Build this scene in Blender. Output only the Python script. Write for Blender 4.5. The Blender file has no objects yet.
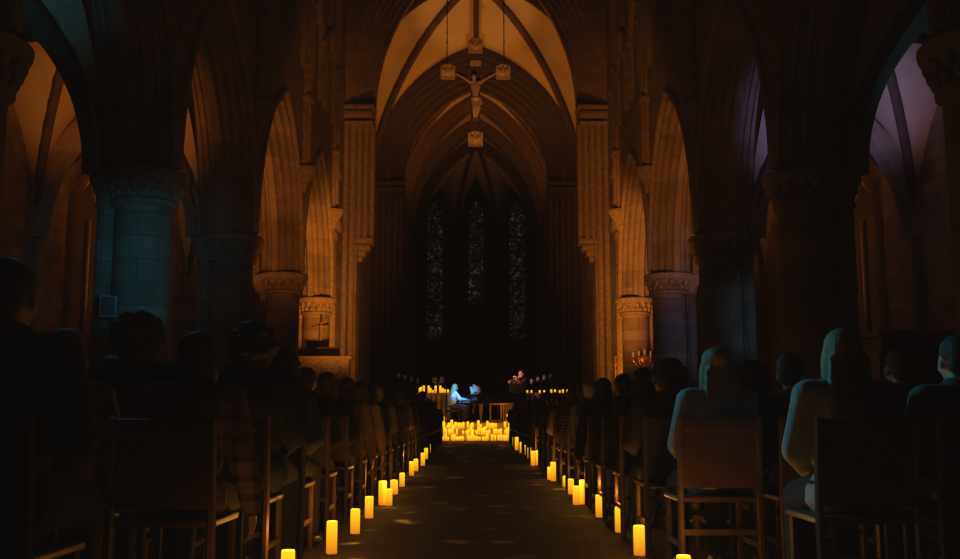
import bpy, bmesh, math, random
from mathutils import Vector, Matrix, Euler, Quaternion
random.seed(11)
scn = bpy.context.scene
COL = scn.collection
PI = math.pi
V = Vector

# ------------------------------------------------------------------ camera
F = 1000.0; CAMZ = 0.87; PITCH = math.atan(135.5/1000.0); YAW = -math.atan(4/1000.0)
cam_d = bpy.data.cameras.new('camera'); cam = bpy.data.objects.new('camera', cam_d)
COL.objects.link(cam); scn.camera = cam
cam.location = (0, 0, CAMZ)
cam.rotation_euler = (PI/2+PITCH, 0, YAW)
cam_d.sensor_width = 36; cam_d.lens = 36*F/960; cam_d.clip_end = 300; cam_d.clip_start = .05
CM = Euler((PI/2+PITCH, 0, YAW)).to_matrix()
def ray(px, py): return CM @ V(((px-480)/F, -(py-279.5)/F, -1))
def at(px, py, Y):
    d = ray(px, py); k = Y/d.y
    return V((d.x*k, Y, CAMZ+d.z*k))
def floor_at(px, py, z=0):
    d = ray(px, py); k = (z-CAMZ)/d.z
    return V((d.x*k, d.y*k, z))

# ------------------------------------------------------------------ materials
MATS = {}
def new_mat(name):
    m = bpy.data.materials.new(name); m.use_nodes = True
    nt = m.node_tree; b = nt.nodes['Principled BSDF']
    return m, nt, b
def plain(name, col, rough=.6, metal=0, noise=.25, scale=8, bump=0, emit=None, estr=0, spec=.5):
    if name in MATS: return MATS[name]
    m, nt, b = new_mat(name)
    tc = nt.nodes.new('ShaderNodeTexCoord'); n = nt.nodes.new('ShaderNodeTexNoise')
    n.inputs['Scale'].default_value = scale; n.inputs['Detail'].default_value = 4
    nt.links.new(tc.outputs['Object'], n.inputs['Vector'])
    r = nt.nodes.new('ShaderNodeValToRGB')
    lo = [c*(1-noise) for c in col]; hi = [min(1, c*(1+noise)) for c in col]
    r.color_ramp.elements[0].position = .3; r.color_ramp.elements[1].position = .7
    r.color_ramp.elements[0].color = (*lo, 1); r.color_ramp.elements[1].color = (*hi, 1)
    nt.links.new(n.outputs['Fac'], r.inputs['Fac']); nt.links.new(r.outputs['Color'], b.inputs['Base Color'])
    b.inputs['Roughness'].default_value = rough; b.inputs['Metallic'].default_value = metal
    b.inputs['Specular IOR Level'].default_value = spec
    if bump:
        bp = nt.nodes.new('ShaderNodeBump'); bp.inputs['Strength'].default_value = bump; bp.inputs['Distance'].default_value = .02
        nt.links.new(n.outputs['Fac'], bp.inputs['Height']); nt.links.new(bp.outputs['Normal'], b.inputs['Normal'])
    if emit:
        b.inputs['Emission Color'].default_value = (*emit, 1); b.inputs['Emission Strength'].default_value = estr
    MATS[name] = m; return m
def stone_mat(name, col, bw=.75, bh=.36, mortar=.012, contrast=.3):
    m, nt, b = new_mat(name)
    tc = nt.nodes.new('ShaderNodeTexCoord'); sp = nt.nodes.new('ShaderNodeSeparateXYZ')
    nt.links.new(tc.outputs['Object'], sp.inputs[0])
    ad = nt.nodes.new('ShaderNodeMath'); ad.operation = 'ADD'
    nt.links.new(sp.outputs['X'], ad.inputs[0]); nt.links.new(sp.outputs['Y'], ad.inputs[1])
    cb = nt.nodes.new('ShaderNodeCombineXYZ'); nt.links.new(ad.outputs[0], cb.inputs[0]); nt.links.new(sp.outputs['Z'], cb.inputs[1])
    br = nt.nodes.new('ShaderNodeTexBrick'); br.inputs['Scale'].default_value = 1
    br.inputs['Brick Width'].default_value = bw; br.inputs['Row Height'].default_value = bh; br.inputs['Mortar Size'].default_value = mortar
    br.inputs['Mortar Smooth'].default_value = .4; br.inputs['Bias'].default_value = 0
    br.inputs['Color1'].default_value = (*[c*(1-contrast) for c in col], 1); br.inputs['Color2'].default_value = (*[min(1, c*(1+contrast)) for c in col], 1)
    br.inputs['Mortar'].default_value = (*[c*.55 for c in col], 1)
    nt.links.new(cb.outputs[0], br.inputs['Vector'])
    n = nt.nodes.new('ShaderNodeTexNoise'); n.inputs['Scale'].default_value = 2.3; n.inputs['Detail'].default_value = 6
    nt.links.new(tc.outputs['Object'], n.inputs['Vector'])
    mx = nt.nodes.new('ShaderNodeMix'); mx.data_type = 'RGBA'; mx.blend_type = 'MULTIPLY'; mx.inputs[0].default_value = .6
    nt.links.new(br.outputs['Color'], mx.inputs[6])
    rp = nt.nodes.new('ShaderNodeValToRGB'); rp.color_ramp.elements[0].position = .3; rp.color_ramp.elements[0].color = (.45, .45, .45, 1); rp.color_ramp.elements[1].position = .65
    nt.links.new(n.outputs['Fac'], rp.inputs[0]); nt.links.new(rp.outputs[0], mx.inputs[7])
    nt.links.new(mx.outputs[2], b.inputs['Base Color'])
    b.inputs['Roughness'].default_value = .85
    bp = nt.nodes.new('ShaderNodeBump'); bp.inputs['Strength'].default_value = .5; bp.inputs['Distance'].default_value = .015; bp.invert = True
    nt.links.new(br.outputs['Fac'], bp.inputs['Height'])
    bp2 = nt.nodes.new('ShaderNodeBump'); bp2.inputs['Strength'].default_value = .35; bp2.inputs['Distance'].default_value = .02
    n2 = nt.nodes.new('ShaderNodeTexNoise'); n2.inputs['Scale'].default_value = 14; nt.links.new(tc.outputs['Object'], n2.inputs['Vector'])
    nt.links.new(n2.outputs['Fac'], bp2.inputs['Height']); nt.links.new(bp.outputs[0], bp2.inputs['Normal'])
    nt.links.new(bp2.outputs[0], b.inputs['Normal'])
    MATS[name] = m; return m
STONE = stone_mat('ashlar stone', (.36, .28, .19))
STONEJ = stone_mat('arch stone', (.36, .28, .19), 30, .5, .006, .16)
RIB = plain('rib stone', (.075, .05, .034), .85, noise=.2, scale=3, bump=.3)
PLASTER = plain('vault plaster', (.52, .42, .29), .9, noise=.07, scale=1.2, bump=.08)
CARVED = plain('carved stone', (.36, .28, .19), .85, noise=.3, scale=9, bump=.6)
WOOD = plain('dark chair wood', (.065, .032, .016), .45, noise=.35, scale=12)
OAK = plain('oak', (.22, .12, .055), .5, noise=.3, scale=10)
BLACKM = plain('black metal', (.015, .015, .016), .4, .6)
LACQ = plain('black lacquer', (.008, .008, .009), .12, 0, noise=.05)
IRON = plain('dark iron', (.03, .024, .018), .5, .8)
GILT = plain('gilt relief', (.46, .27, .10), .45, .15, noise=.35, scale=30, bump=.5)
GOLDP = plain('painted gold', (.75, .42, .08), .32, .7, noise=.25, scale=25, bump=.4)
CORPUS = plain('carved figure', (.36, .22, .10), .5, noise=.2, scale=20)
CROSSW = plain('cross timber', (.06, .03, .015), .5, noise=.3, scale=10)
SKIN = plain('skin', (.55, .33, .24), .55, noise=.08, scale=20)
PAPER = plain('paper', (.8, .8, .78), .7, noise=.05)
IVORY = plain('ivory keys', (.8, .77, .7), .3, noise=.03)
MARBLE = plain('altar marble', (.55, .45, .33), .5, noise=.2, scale=6)
WHITE = plain('white enamel', (.6, .62, .66), .35, noise=.05)

def floor_mat():
    m, nt, b = new_mat('worn aisle floor')
    tc = nt.nodes.new('ShaderNodeTexCoord')
    mp = nt.nodes.new('ShaderNodeMapping'); nt.links.new(tc.outputs['Object'], mp.inputs[0])
    br = nt.nodes.new('ShaderNodeTexBrick'); br.inputs['Brick Width'].default_value = .9; br.inputs['Row Height'].default_value = .45
    br.inputs['Scale'].default_value = 1; br.inputs['Mortar Size'].default_value = .008
    br.inputs['Color1'].default_value = (.026, .016, .010, 1); br.inputs['Color2'].default_value = (.046, .028, .017, 1); br.inputs['Mortar'].default_value = (.02, .014, .01, 1)
    nt.links.new(mp.outputs[0], br.inputs[0])
    n = nt.nodes.new('ShaderNodeTexNoise'); n.inputs['Scale'].default_value = 2.2; n.inputs['Detail'].default_value = 3
    nt.links.new(tc.outputs['Object'], n.inputs[0])
    n2 = nt.nodes.new('ShaderNodeTexNoise'); n2.inputs['Scale'].default_value = 25; n2.inputs['Detail'].default_value = 6
    nt.links.new(tc.outputs['Object'], n2.inputs[0])
    mx = nt.nodes.new('ShaderNodeMix'); mx.data_type = 'RGBA'; mx.blend_type = 'MULTIPLY'; mx.inputs[0].default_value = .7
    nt.links.new(br.outputs['Color'], mx.inputs[6]); nt.links.new(n2.outputs['Fac'], mx.inputs[7])
    nt.links.new(mx.outputs[2], b.inputs['Base Color'])
    rr = nt.nodes.new('ShaderNodeMapRange'); rr.inputs[1].default_value = .60; rr.inputs[2].default_value = .68; rr.inputs[3].default_value = .85; rr.inputs[4].default_value = .3
    nt.links.new(n.outputs['Fac'], rr.inputs[0]); nt.links.new(rr.outputs[0], b.inputs['Roughness'])
    bp = nt.nodes.new('ShaderNodeBump'); bp.inputs['Strength'].default_value = .5; bp.inputs['Distance'].default_value = .02
    nt.links.new(n2.outputs['Fac'], bp.inputs['Height']); nt.links.new(bp.outputs[0], b.inputs['Normal'])
    b.inputs['Specular IOR Level'].default_value = .3
    return m
FLOOR = floor_mat()

def candle_mat():
    m, nt, b = new_mat('glowing wax')
    tc = nt.nodes.new('ShaderNodeTexCoord'); sp = nt.nodes.new('ShaderNodeSeparateXYZ'); nt.links.new(tc.outputs['Generated'], sp.inputs[0])
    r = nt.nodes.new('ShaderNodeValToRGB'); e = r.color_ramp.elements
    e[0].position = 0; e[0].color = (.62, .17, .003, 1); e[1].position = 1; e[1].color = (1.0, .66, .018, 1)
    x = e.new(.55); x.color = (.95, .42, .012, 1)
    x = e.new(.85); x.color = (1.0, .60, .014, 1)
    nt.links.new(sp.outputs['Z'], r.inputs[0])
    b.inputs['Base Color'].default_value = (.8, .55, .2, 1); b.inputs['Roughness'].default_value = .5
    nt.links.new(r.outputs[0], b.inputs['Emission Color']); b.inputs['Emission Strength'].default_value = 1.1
    return m
WAX = candle_mat()
FLAME = plain('flame', (1, .7, .2), .5, emit=(1, .62, .12), estr=3.0)

def glass_mat():
    m, nt, b = new_mat('stained glass')
    tc = nt.nodes.new('ShaderNodeTexCoord')
    v = nt.nodes.new('ShaderNodeTexVoronoi'); v.inputs['Scale'].default_value = 7.5; nt.links.new(tc.outputs['Object'], v.inputs['Vector'])
    ve = nt.nodes.new('ShaderNodeTexVoronoi'); ve.feature = 'DISTANCE_TO_EDGE'; ve.inputs['Scale'].default_value = 7.5; nt.links.new(tc.outputs['Object'], ve.inputs['Vector'])
    hs = nt.nodes.new('ShaderNodeValToRGB'); e = hs.color_ramp.elements
    sp = nt.nodes.new('ShaderNodeSeparateXYZ'); nt.links.new(v.outputs['Color'], sp.inputs[0])
    hs.color_ramp.interpolation = 'CONSTANT'
    e[0].color = (.012, .016, .03, 1); e[1].position = .82; e[1].color = (.55, .5, .36, 1)
    for p, c in ((.25, (.05, .06, .045, 1)), (.45, (.16, .16, .12, 1)), (.6, (.02, .035, .06, 1)), (.72, (.2, .11, .07, 1))):
        x = e.new(p); x.color = c
    nt.links.new(sp.outputs[0], hs.inputs[0])
    st = nt.nodes.new('ShaderNodeMath'); st.operation = 'GREATER_THAN'; st.inputs[1].default_value = .05; nt.links.new(ve.outputs['Distance'], st.inputs[0])
    n = nt.nodes.new('ShaderNodeTexNoise'); n.inputs['Scale'].default_value = 1.3; nt.links.new(tc.outputs['Object'], n.inputs[0])
    mr = nt.nodes.new('ShaderNodeMapRange'); mr.inputs[1].default_value = .42; mr.inputs[2].default_value = .68; mr.inputs[3].default_value = .15; mr.inputs[4].default_value = 1; nt.links.new(n.outputs['Fac'], mr.inputs[0])
    ml = nt.nodes.new('ShaderNodeMath'); ml.operation = 'MULTIPLY'; nt.links.new(st.outputs[0], ml.inputs[0]); nt.links.new(mr.outputs[0], ml.inputs[1])
    m2 = nt.nodes.new('ShaderNodeMath'); m2.operation = 'MULTIPLY'; m2.inputs[1].default_value = .06; nt.links.new(ml.outputs[0], m2.inputs[0])
    b.inputs['Base Color'].default_value = (.01, .01, .012, 1); b.inputs['Roughness'].default_value = .3
    nt.links.new(hs.outputs[0], b.inputs['Emission Color']); nt.links.new(m2.outputs[0], b.inputs['Emission Strength'])  # emission stands in for dim outside light coming through the panes
    return m
GLASS = glass_mat()
def cloth(name, col, kind='plain'):
    key = 'cloth '+name
    if key in MATS: return MATS[key]
    if kind == 'plain': return plain(key, col, .9, noise=.25, scale=6, bump=.4, spec=.2)
    m, nt, b = new_mat(key); MATS[key] = m
    tc = nt.nodes.new('ShaderNodeTexCoord'); sp = nt.nodes.new('ShaderNodeSeparateXYZ'); nt.links.new(tc.outputs['Object'], sp.inputs[0])
    def wave(o, k, th):
        a = nt.nodes.new('ShaderNodeMath'); a.operation = 'MULTIPLY'; a.inputs[1].default_value = k; nt.links.new(o, a.inputs[0])
        s = nt.nodes.new('ShaderNodeMath'); s.operation = 'SINE'; nt.links.new(a.outputs[0], s.inputs[0])
        g = nt.nodes.new('ShaderNodeMath'); g.operation = 'GREATER_THAN'; g.inputs[1].default_value = th; nt.links.new(s.outputs[0], g.inputs[0]); return g
    if kind == 'plaid':
        g1 = wave(sp.outputs['Z'], 70, .45); g2 = wave(sp.outputs['X'], 70, .45)
        ad = nt.nodes.new('ShaderNodeMath'); ad.operation = 'ADD'; nt.links.new(g1.outputs[0], ad.inputs[0]); nt.links.new(g2.outputs[0], ad.inputs[1])
        dv = nt.nodes.new('ShaderNodeMath'); dv.operation = 'MULTIPLY'; dv.inputs[1].default_value = .5; nt.links.new(ad.outputs[0], dv.inputs[0]); o = dv.outputs[0]
    else:
        o = wave(sp.outputs['Z'], 150, .1).outputs[0]
    mx = nt.nodes.new('ShaderNodeMix'); mx.data_type = 'RGBA'; nt.links.new(o, mx.inputs[0])
    mx.inputs[6].default_value = (*col, 1); mx.inputs[7].default_value = (*[c*.13 for c in col], 1)
    nt.links.new(mx.outputs[2], b.inputs['Base Color']); b.inputs['Roughness'].default_value = .9; b.inputs['Specular IOR Level'].default_value = .2
    return m

# ------------------------------------------------------------------ mesh helpers
class MB:
    def __init__(s): s.v = []; s.f = []
    def add(s, vs, fs):
        o = len(s.v); s.v += [tuple(p) for p in vs]; s.f += [tuple(i+o for i in f) for f in fs]; return s
    def box(s, c, d, rz=0, M=None, bev=0):
        x, y, z = d[0]/2, d[1]/2, d[2]/2
        R = M if M is not None else Matrix.Rotation(rz, 3, 'Z')
        if bev <= 0:
            P = [V((a*x, b*y, e*z)) for e in (-1, 1) for a, b in ((-1, -1), (1, -1), (1, 1), (-1, 1))]
            fs = [(3, 2, 1, 0), (4, 5, 6, 7), (0, 1, 5, 4), (1, 2, 6, 5), (2, 3, 7, 6), (3, 0, 4, 7)]
            return s.add([R@p+V(c) for p in P], fs)
        bm = bmesh.new(); bmesh.ops.create_cube(bm, size=1)
        for v in bm.verts: v.co = V((v.co.x*d[0], v.co.y*d[1], v.co.z*d[2]))
        bmesh.ops.bevel(bm, geom=bm.edges[:], offset=bev, segments=2, affect='EDGES', profile=.5)
        bm.verts.index_update()
        s.add([R@v.co+V(c) for v in bm.verts], [[v.index for v in f.verts] for f in bm.faces]); bm.free(); return s
    def tube(s, pts, r, n=8, cap=True):
        pts = [V(p) for p in pts]; k = len(pts)
        rs = r if isinstance(r, (list, tuple)) else [r]*k
        ref = None; rings = []
        for i, p in enumerate(pts):
            t = (pts[min(i+1, k-1)]-pts[max(i-1, 0)]).normalized()
            if ref is None:
                ref = V((0, 0, 1)) if abs(t.z) < .9 else V((1, 0, 0))
            a = (ref - t*ref.dot(t)).normalized(); ref = a; b = t.cross(a)
            rings.append([p+(a*math.cos(2*PI*j/n)+b*math.sin(2*PI*j/n))*rs[i] for j in range(n)])
        vs = [q for ring in rings for q in ring]; fs = []
        for i in range(k-1):
            for j in range(n): fs.append((i*n+j, i*n+(j+1) % n, (i+1)*n+(j+1) % n, (i+1)*n+j))
        if cap: fs += [tuple(range(n-1, -1, -1)), tuple((k-1)*n+j for j in range(n))]
        return s.add(vs, fs)
    def lathe(s, prof, c=(0, 0, 0), n=24, a0=0, flute=0):
        vs = []; fs = []; k = len(prof)
        for r, z in prof:
            for j in range(n):
                a = a0+2*PI*j/n; vs.append((c[0]+r*math.cos(a), c[1]+r*math.sin(a), c[2]+z))
        for i in range(k-1):
            for j in range(n): fs.append((i*n+j, i*n+(j+1) % n, (i+1)*n+(j+1) % n, (i+1)*n+j))
        fs += [tuple(range(n-1, -1, -1)), tuple((k-1)*n+j for j in range(n))]
        return s.add(vs, fs)
    def ell(s, c, r, R=None, u=14, v=9):
        R = R if R is not None else Matrix.Identity(3); c = V(c); r = (r, r, r) if isinstance(r, (int, float)) else r
        vs = [c+R@V((0, 0, -r[2]))]
        for i in range(1, v):
            a = -PI/2+PI*i/v
            for j in range(u):
                b = 2*PI*j/u; vs.append(c+R@V((r[0]*math.cos(a)*math.cos(b), r[1]*math.cos(a)*math.sin(b), r[2]*math.sin(a))))
        vs.append(c+R@V((0, 0, r[2]))); fs = []; L = len(vs)-1
        for j in range(u): fs.append((0, 1+(j+1) % u, 1+j))
        for i in range(v-2):
            for j in range(u):
                a = 1+i*u; fs.append((a+j, a+(j+1) % u, a+u+(j+1) % u, a+u+j))
        for j in range(u): fs.append((L, 1+(v-2)*u+j, 1+(v-2)*u+(j+1) % u))
        return s.add(vs, fs)
    def cap(s, p0, p1, r0, r1=None, n=10):
        r1 = r0 if r1 is None else r1; p0 = V(p0); p1 = V(p1); d = p1-p0
        if d.length < 1e-5: return s.ell(p0, r0)
        t = d.normalized(); pts = []; rs = []
        for a in (85, 60, 30): pts.append(p0-t*r0*math.sin(math.radians(a))); rs.append(r0*math.cos(math.radians(a)))
        pts.append(p0); rs.append(r0); pts.append(p1); rs.append(r1)
        for a in (30, 60, 85): pts.append(p1+t*r1*math.sin(math.radians(a))); rs.append(r1*math.cos(math.radians(a)))
        return s.tube(pts, rs, n)
    def chain(s, pts, rs, n=10):
        for i in range(len(pts)-1): s.cap(pts[i], pts[i+1], rs[i], rs[i+1], n)
        return s
    def prism(s, poly, w0, w1, place):
        k = len(poly)
        vs = [place(u, v, w0) for u, v in poly]+[place(u, v, w1) for u, v in poly]
        fs = [tuple(range(k-1, -1, -1)), tuple(range(k, 2*k))]+[(i, (i+1) % k, k+(i+1) % k, k+i) for i in range(k)]
        return s.add(vs, fs)
    def mesh(s, name, smooth=False):
        me = bpy.data.meshes.new(name); me.from_pydata(s.v, [], s.f)
        bm = bmesh.new(); bm.from_mesh(me); bmesh.ops.recalc_face_normals(bm, faces=bm.faces[:]); bm.to_mesh(me); bm.free()
        if smooth is True: me.polygons.foreach_set('use_smooth', [True]*len(me.polygons))
        elif smooth:
            me.polygons.foreach_set('use_smooth', [True]*len(me.polygons)); me.set_sharp_from_angle(angle=math.radians(smooth))
        return me
    def build(s, name, mat, parent=None, smooth=False, loc=None):
        return obj(name, s.mesh(name, smooth), mat, parent, loc)
    def remesh(s, name, voxel, smooth_it=2, dec=None):
        me = s.mesh(name); o = bpy.data.objects.new(name, me); COL.objects.link(o)
        m = o.modifiers.new('r', 'REMESH'); m.mode = 'VOXEL'; m.voxel_size = voxel; m.use_smooth_shade = True
        if smooth_it:
            k = o.modifiers.new('s', 'SMOOTH'); k.iterations = smooth_it; k.factor = .5
        if dec:
            k = o.modifiers.new('d', 'DECIMATE'); k.ratio = dec
        dg = bpy.context.evaluated_depsgraph_get(); dg.update()
        r = bpy.data.meshes.new_from_object(o.evaluated_get(dg))
        bpy.data.objects.remove(o); bpy.data.meshes.remove(me)
        r.polygons.foreach_set('use_smooth', [True]*len(r.polygons)); r.name = name
        return r
def obj(name, me, mat, parent=None, loc=None):
    o = bpy.data.objects.new(name, me); COL.objects.link(o)
    if mat and not me.materials: me.materials.append(mat)
    if parent: o.parent = parent
    if loc is not None: o.location = loc
    return o
def tag(o, label=None, cat=None, group=None, kind=None):
    if label: o['label'] = label
    if cat: o['category'] = cat
    if group: o['group'] = group
    if kind: o['kind'] = kind
    return o
def thing(name, label, cat, loc=(0, 0, 0), rz=0, group=None):
    o = bpy.data.objects.new(name, None); COL.objects.link(o); o.location = loc; o.rotation_euler = (0, 0, rz); o.empty_display_size = .1
    return tag(o, label, cat, group)
def copy_tree(o, parent=None):
    c = o.copy(); COL.objects.link(c)
    if parent: c.parent = parent
    for ch in list(o.children): copy_tree(ch, c)
    return c
def drop(o):
    for ch in list(o.children): drop(ch)
    bpy.data.objects.remove(o)
ORD = ['zeroth', 'first', 'second', 'third', 'fourth', 'fifth', 'sixth', 'seventh', 'eighth', 'ninth', 'tenth', 'eleventh', 'twelfth', 'thirteenth', 'fourteenth', 'fifteenth',
       'sixteenth', 'seventeenth', 'eighteenth', 'nineteenth', 'twentieth', 'twenty-first', 'twenty-second', 'twenty-third', 'twenty-fourth', 'twenty-fifth', 'twenty-sixth', 'twenty-seventh',
       'twenty-eighth', 'twenty-ninth', 'thirtieth']
def od(n): return ORD[n] if n < len(ORD) else 'thirty-'+ORD[n-30] if n < 40 else 'fortieth' if n == 40 else 'forty-'+ORD[n-40]

# ------------------------------------------------------------------ pointed arches
def half_arc(a, b, dr, n):          # from springing (right) to apex, offset dr outward
    R = (a*a+b*b)/(2*a); c = R-a; r = R+dr; a1 = math.acos(max(-1, min(1, c/r)))
    return [(r*math.cos(a1*i/n)-c, r*math.sin(a1*i/n)) for i in range(n+1)]
def full_arc(a, b, dr, n):          # right springing over the apex to left springing
    h = half_arc(a, b, dr, n)
    return h+[(-u, v) for u, v in reversed(h[:-1])]
def arch(mb, a, b, spring, prof, place, n=14, top=None, foot=None, wall_faces=True, edge=None):
    """prof: list of (w, dr); place(u, v, w) -> world. top: wall carried above. foot: jamb bottom. edge: half width of the wall."""
    L = []
    for w, dr in prof:
        c = [(u, v+spring) for u, v in full_arc(a, b, dr, n)]
        if foot is not None: c = [(c[0][0], foot)]+c+[(c[-1][0], foot)]
        L.append([place(u, v, w) for u, v in c])
    k = len(L[0]); vs = [p for l in L for p in l]; fs = []
    for i in range(len(L)-1):
        for j in range(k-1): fs.append((i*k+j, i*k+j+1, (i+1)*k+j+1, (i+1)*k+j))
    mb.add(vs, fs)
    if top is not None:
        for w, dr in (prof[0], prof[-1]):
            c = [(u, v+spring) for u, v in full_arc(a, b, dr, n)]
            lo = [place(u, v, w) for u, v in c]; hi = [place(u, top, w) for u, v in c]
            kk = len(c); mb.add(lo+hi, [(j, j+1, kk+j+1, kk+j) for j in range(kk-1)])
            if edge:
                bz = spring if foot is None else foot
                for sg in (1, -1):
                    u0 = sg*c[0][0]; q = [place(u0, bz, w), place(sg*edge, bz, w), place(sg*edge, top, w), place(u0, top, w)]
                    mb.add(q, [(0, 1, 2, 3)])
def rolls(w0, w1, d0, d1, k, depth=.05):
    """stepped orders with roll mouldings from (w0,d0) to (w1,d1)"""
    out = []
    for i in range(k):
        wa = w0+(w1-w0)*i/k; wb = w0+(w1-w0)*(i+1)/k; da = d0+(d1-d0)*i/k; db = d0+(d1-d0)*(i+1)/k
        out += [(wa, da), (wa+(wb-wa)*.12, da+depth*.9), (wa+(wb-wa)*.3, da+depth*.9*.4), (wa+(wb-wa)*.5, da-depth*.2), (wa+(wb-wa)*.72, da-depth*.1), (wa+(wb-wa)*.86, (da+db)/2+depth*.3), (wa+(wb-wa)*.92, db+depth*.3)]
    return out+[(w1, d1)]
def prof_n(s, k):                   # normalised pointed profile, s in -1..1, rise k (in half spans); returns 0..1
    R = (1+k*k)/2; c = R-1; return math.sqrt(max(0, R*R-(abs(s)+c)**2))/k
def groin(mb, x0, x1, y0, y1, z0, rise, k=1.3, n=22):
    xc, yc, ax, ay = (x0+x1)/2, (y0+y1)/2, (x1-x0)/2, (y1-y0)/2; vs = []; fs = []
    S = [-math.cos(PI*i/n) for i in range(n+1)]
    for i in range(n+1):
        for j in range(n+1):
            h = max(prof_n(S[i], k), prof_n(S[j], k)); vs.append((xc+ax*S[i], yc+ay*S[j], z0+rise*h))
    for i in range(n):
        for j in range(n):
            a = i*(n+1)+j; fs.append((a, a+1, a+n+2, a+n+1))
    mb.add(vs, fs)
def groin_ribs(mb, x0, x1, y0, y1, z0, rise, k=1.3, r=.12, ridge=True, n=22):
    xc, yc, ax, ay = (x0+x1)/2, (y0+y1)/2, (x1-x0)/2, (y1-y0)/2
    for sg in (1, -1):
        mb.tube([(xc+ax*s, yc+sg*ay*s, z0+rise*prof_n(s, k)-r*.4) for s in [-math.cos(PI*i/(2*n)) for i in range(2*n+1)]], r, 8)
    if ridge:
        mb.tube([(xc, y0, z0+rise-r*.3), (xc, y1, z0+rise-r*.3)], r*.8, 8)
        mb.tube([(x0, yc, z0+rise-r*.3), (x1, yc, z0+rise-r*.3)], r*.8, 8)

# ------------------------------------------------------------------ THE SETTING
XI, XO = 4.78, 5.93; XC = 5.22; CR = .44
COLS = [4.1, 9.8, 15.5, 21.2, 26.9, 32.6]; SPR = 4.65
XW = 9.5
fl = MB(); fl.add([(-12, -9, 0), (12, -9, 0), (12, 68, 0), (-12, 68, 0)], [(0, 1, 2, 3)])
tag(fl.build('floor', FLOOR), kind='structure')

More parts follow.
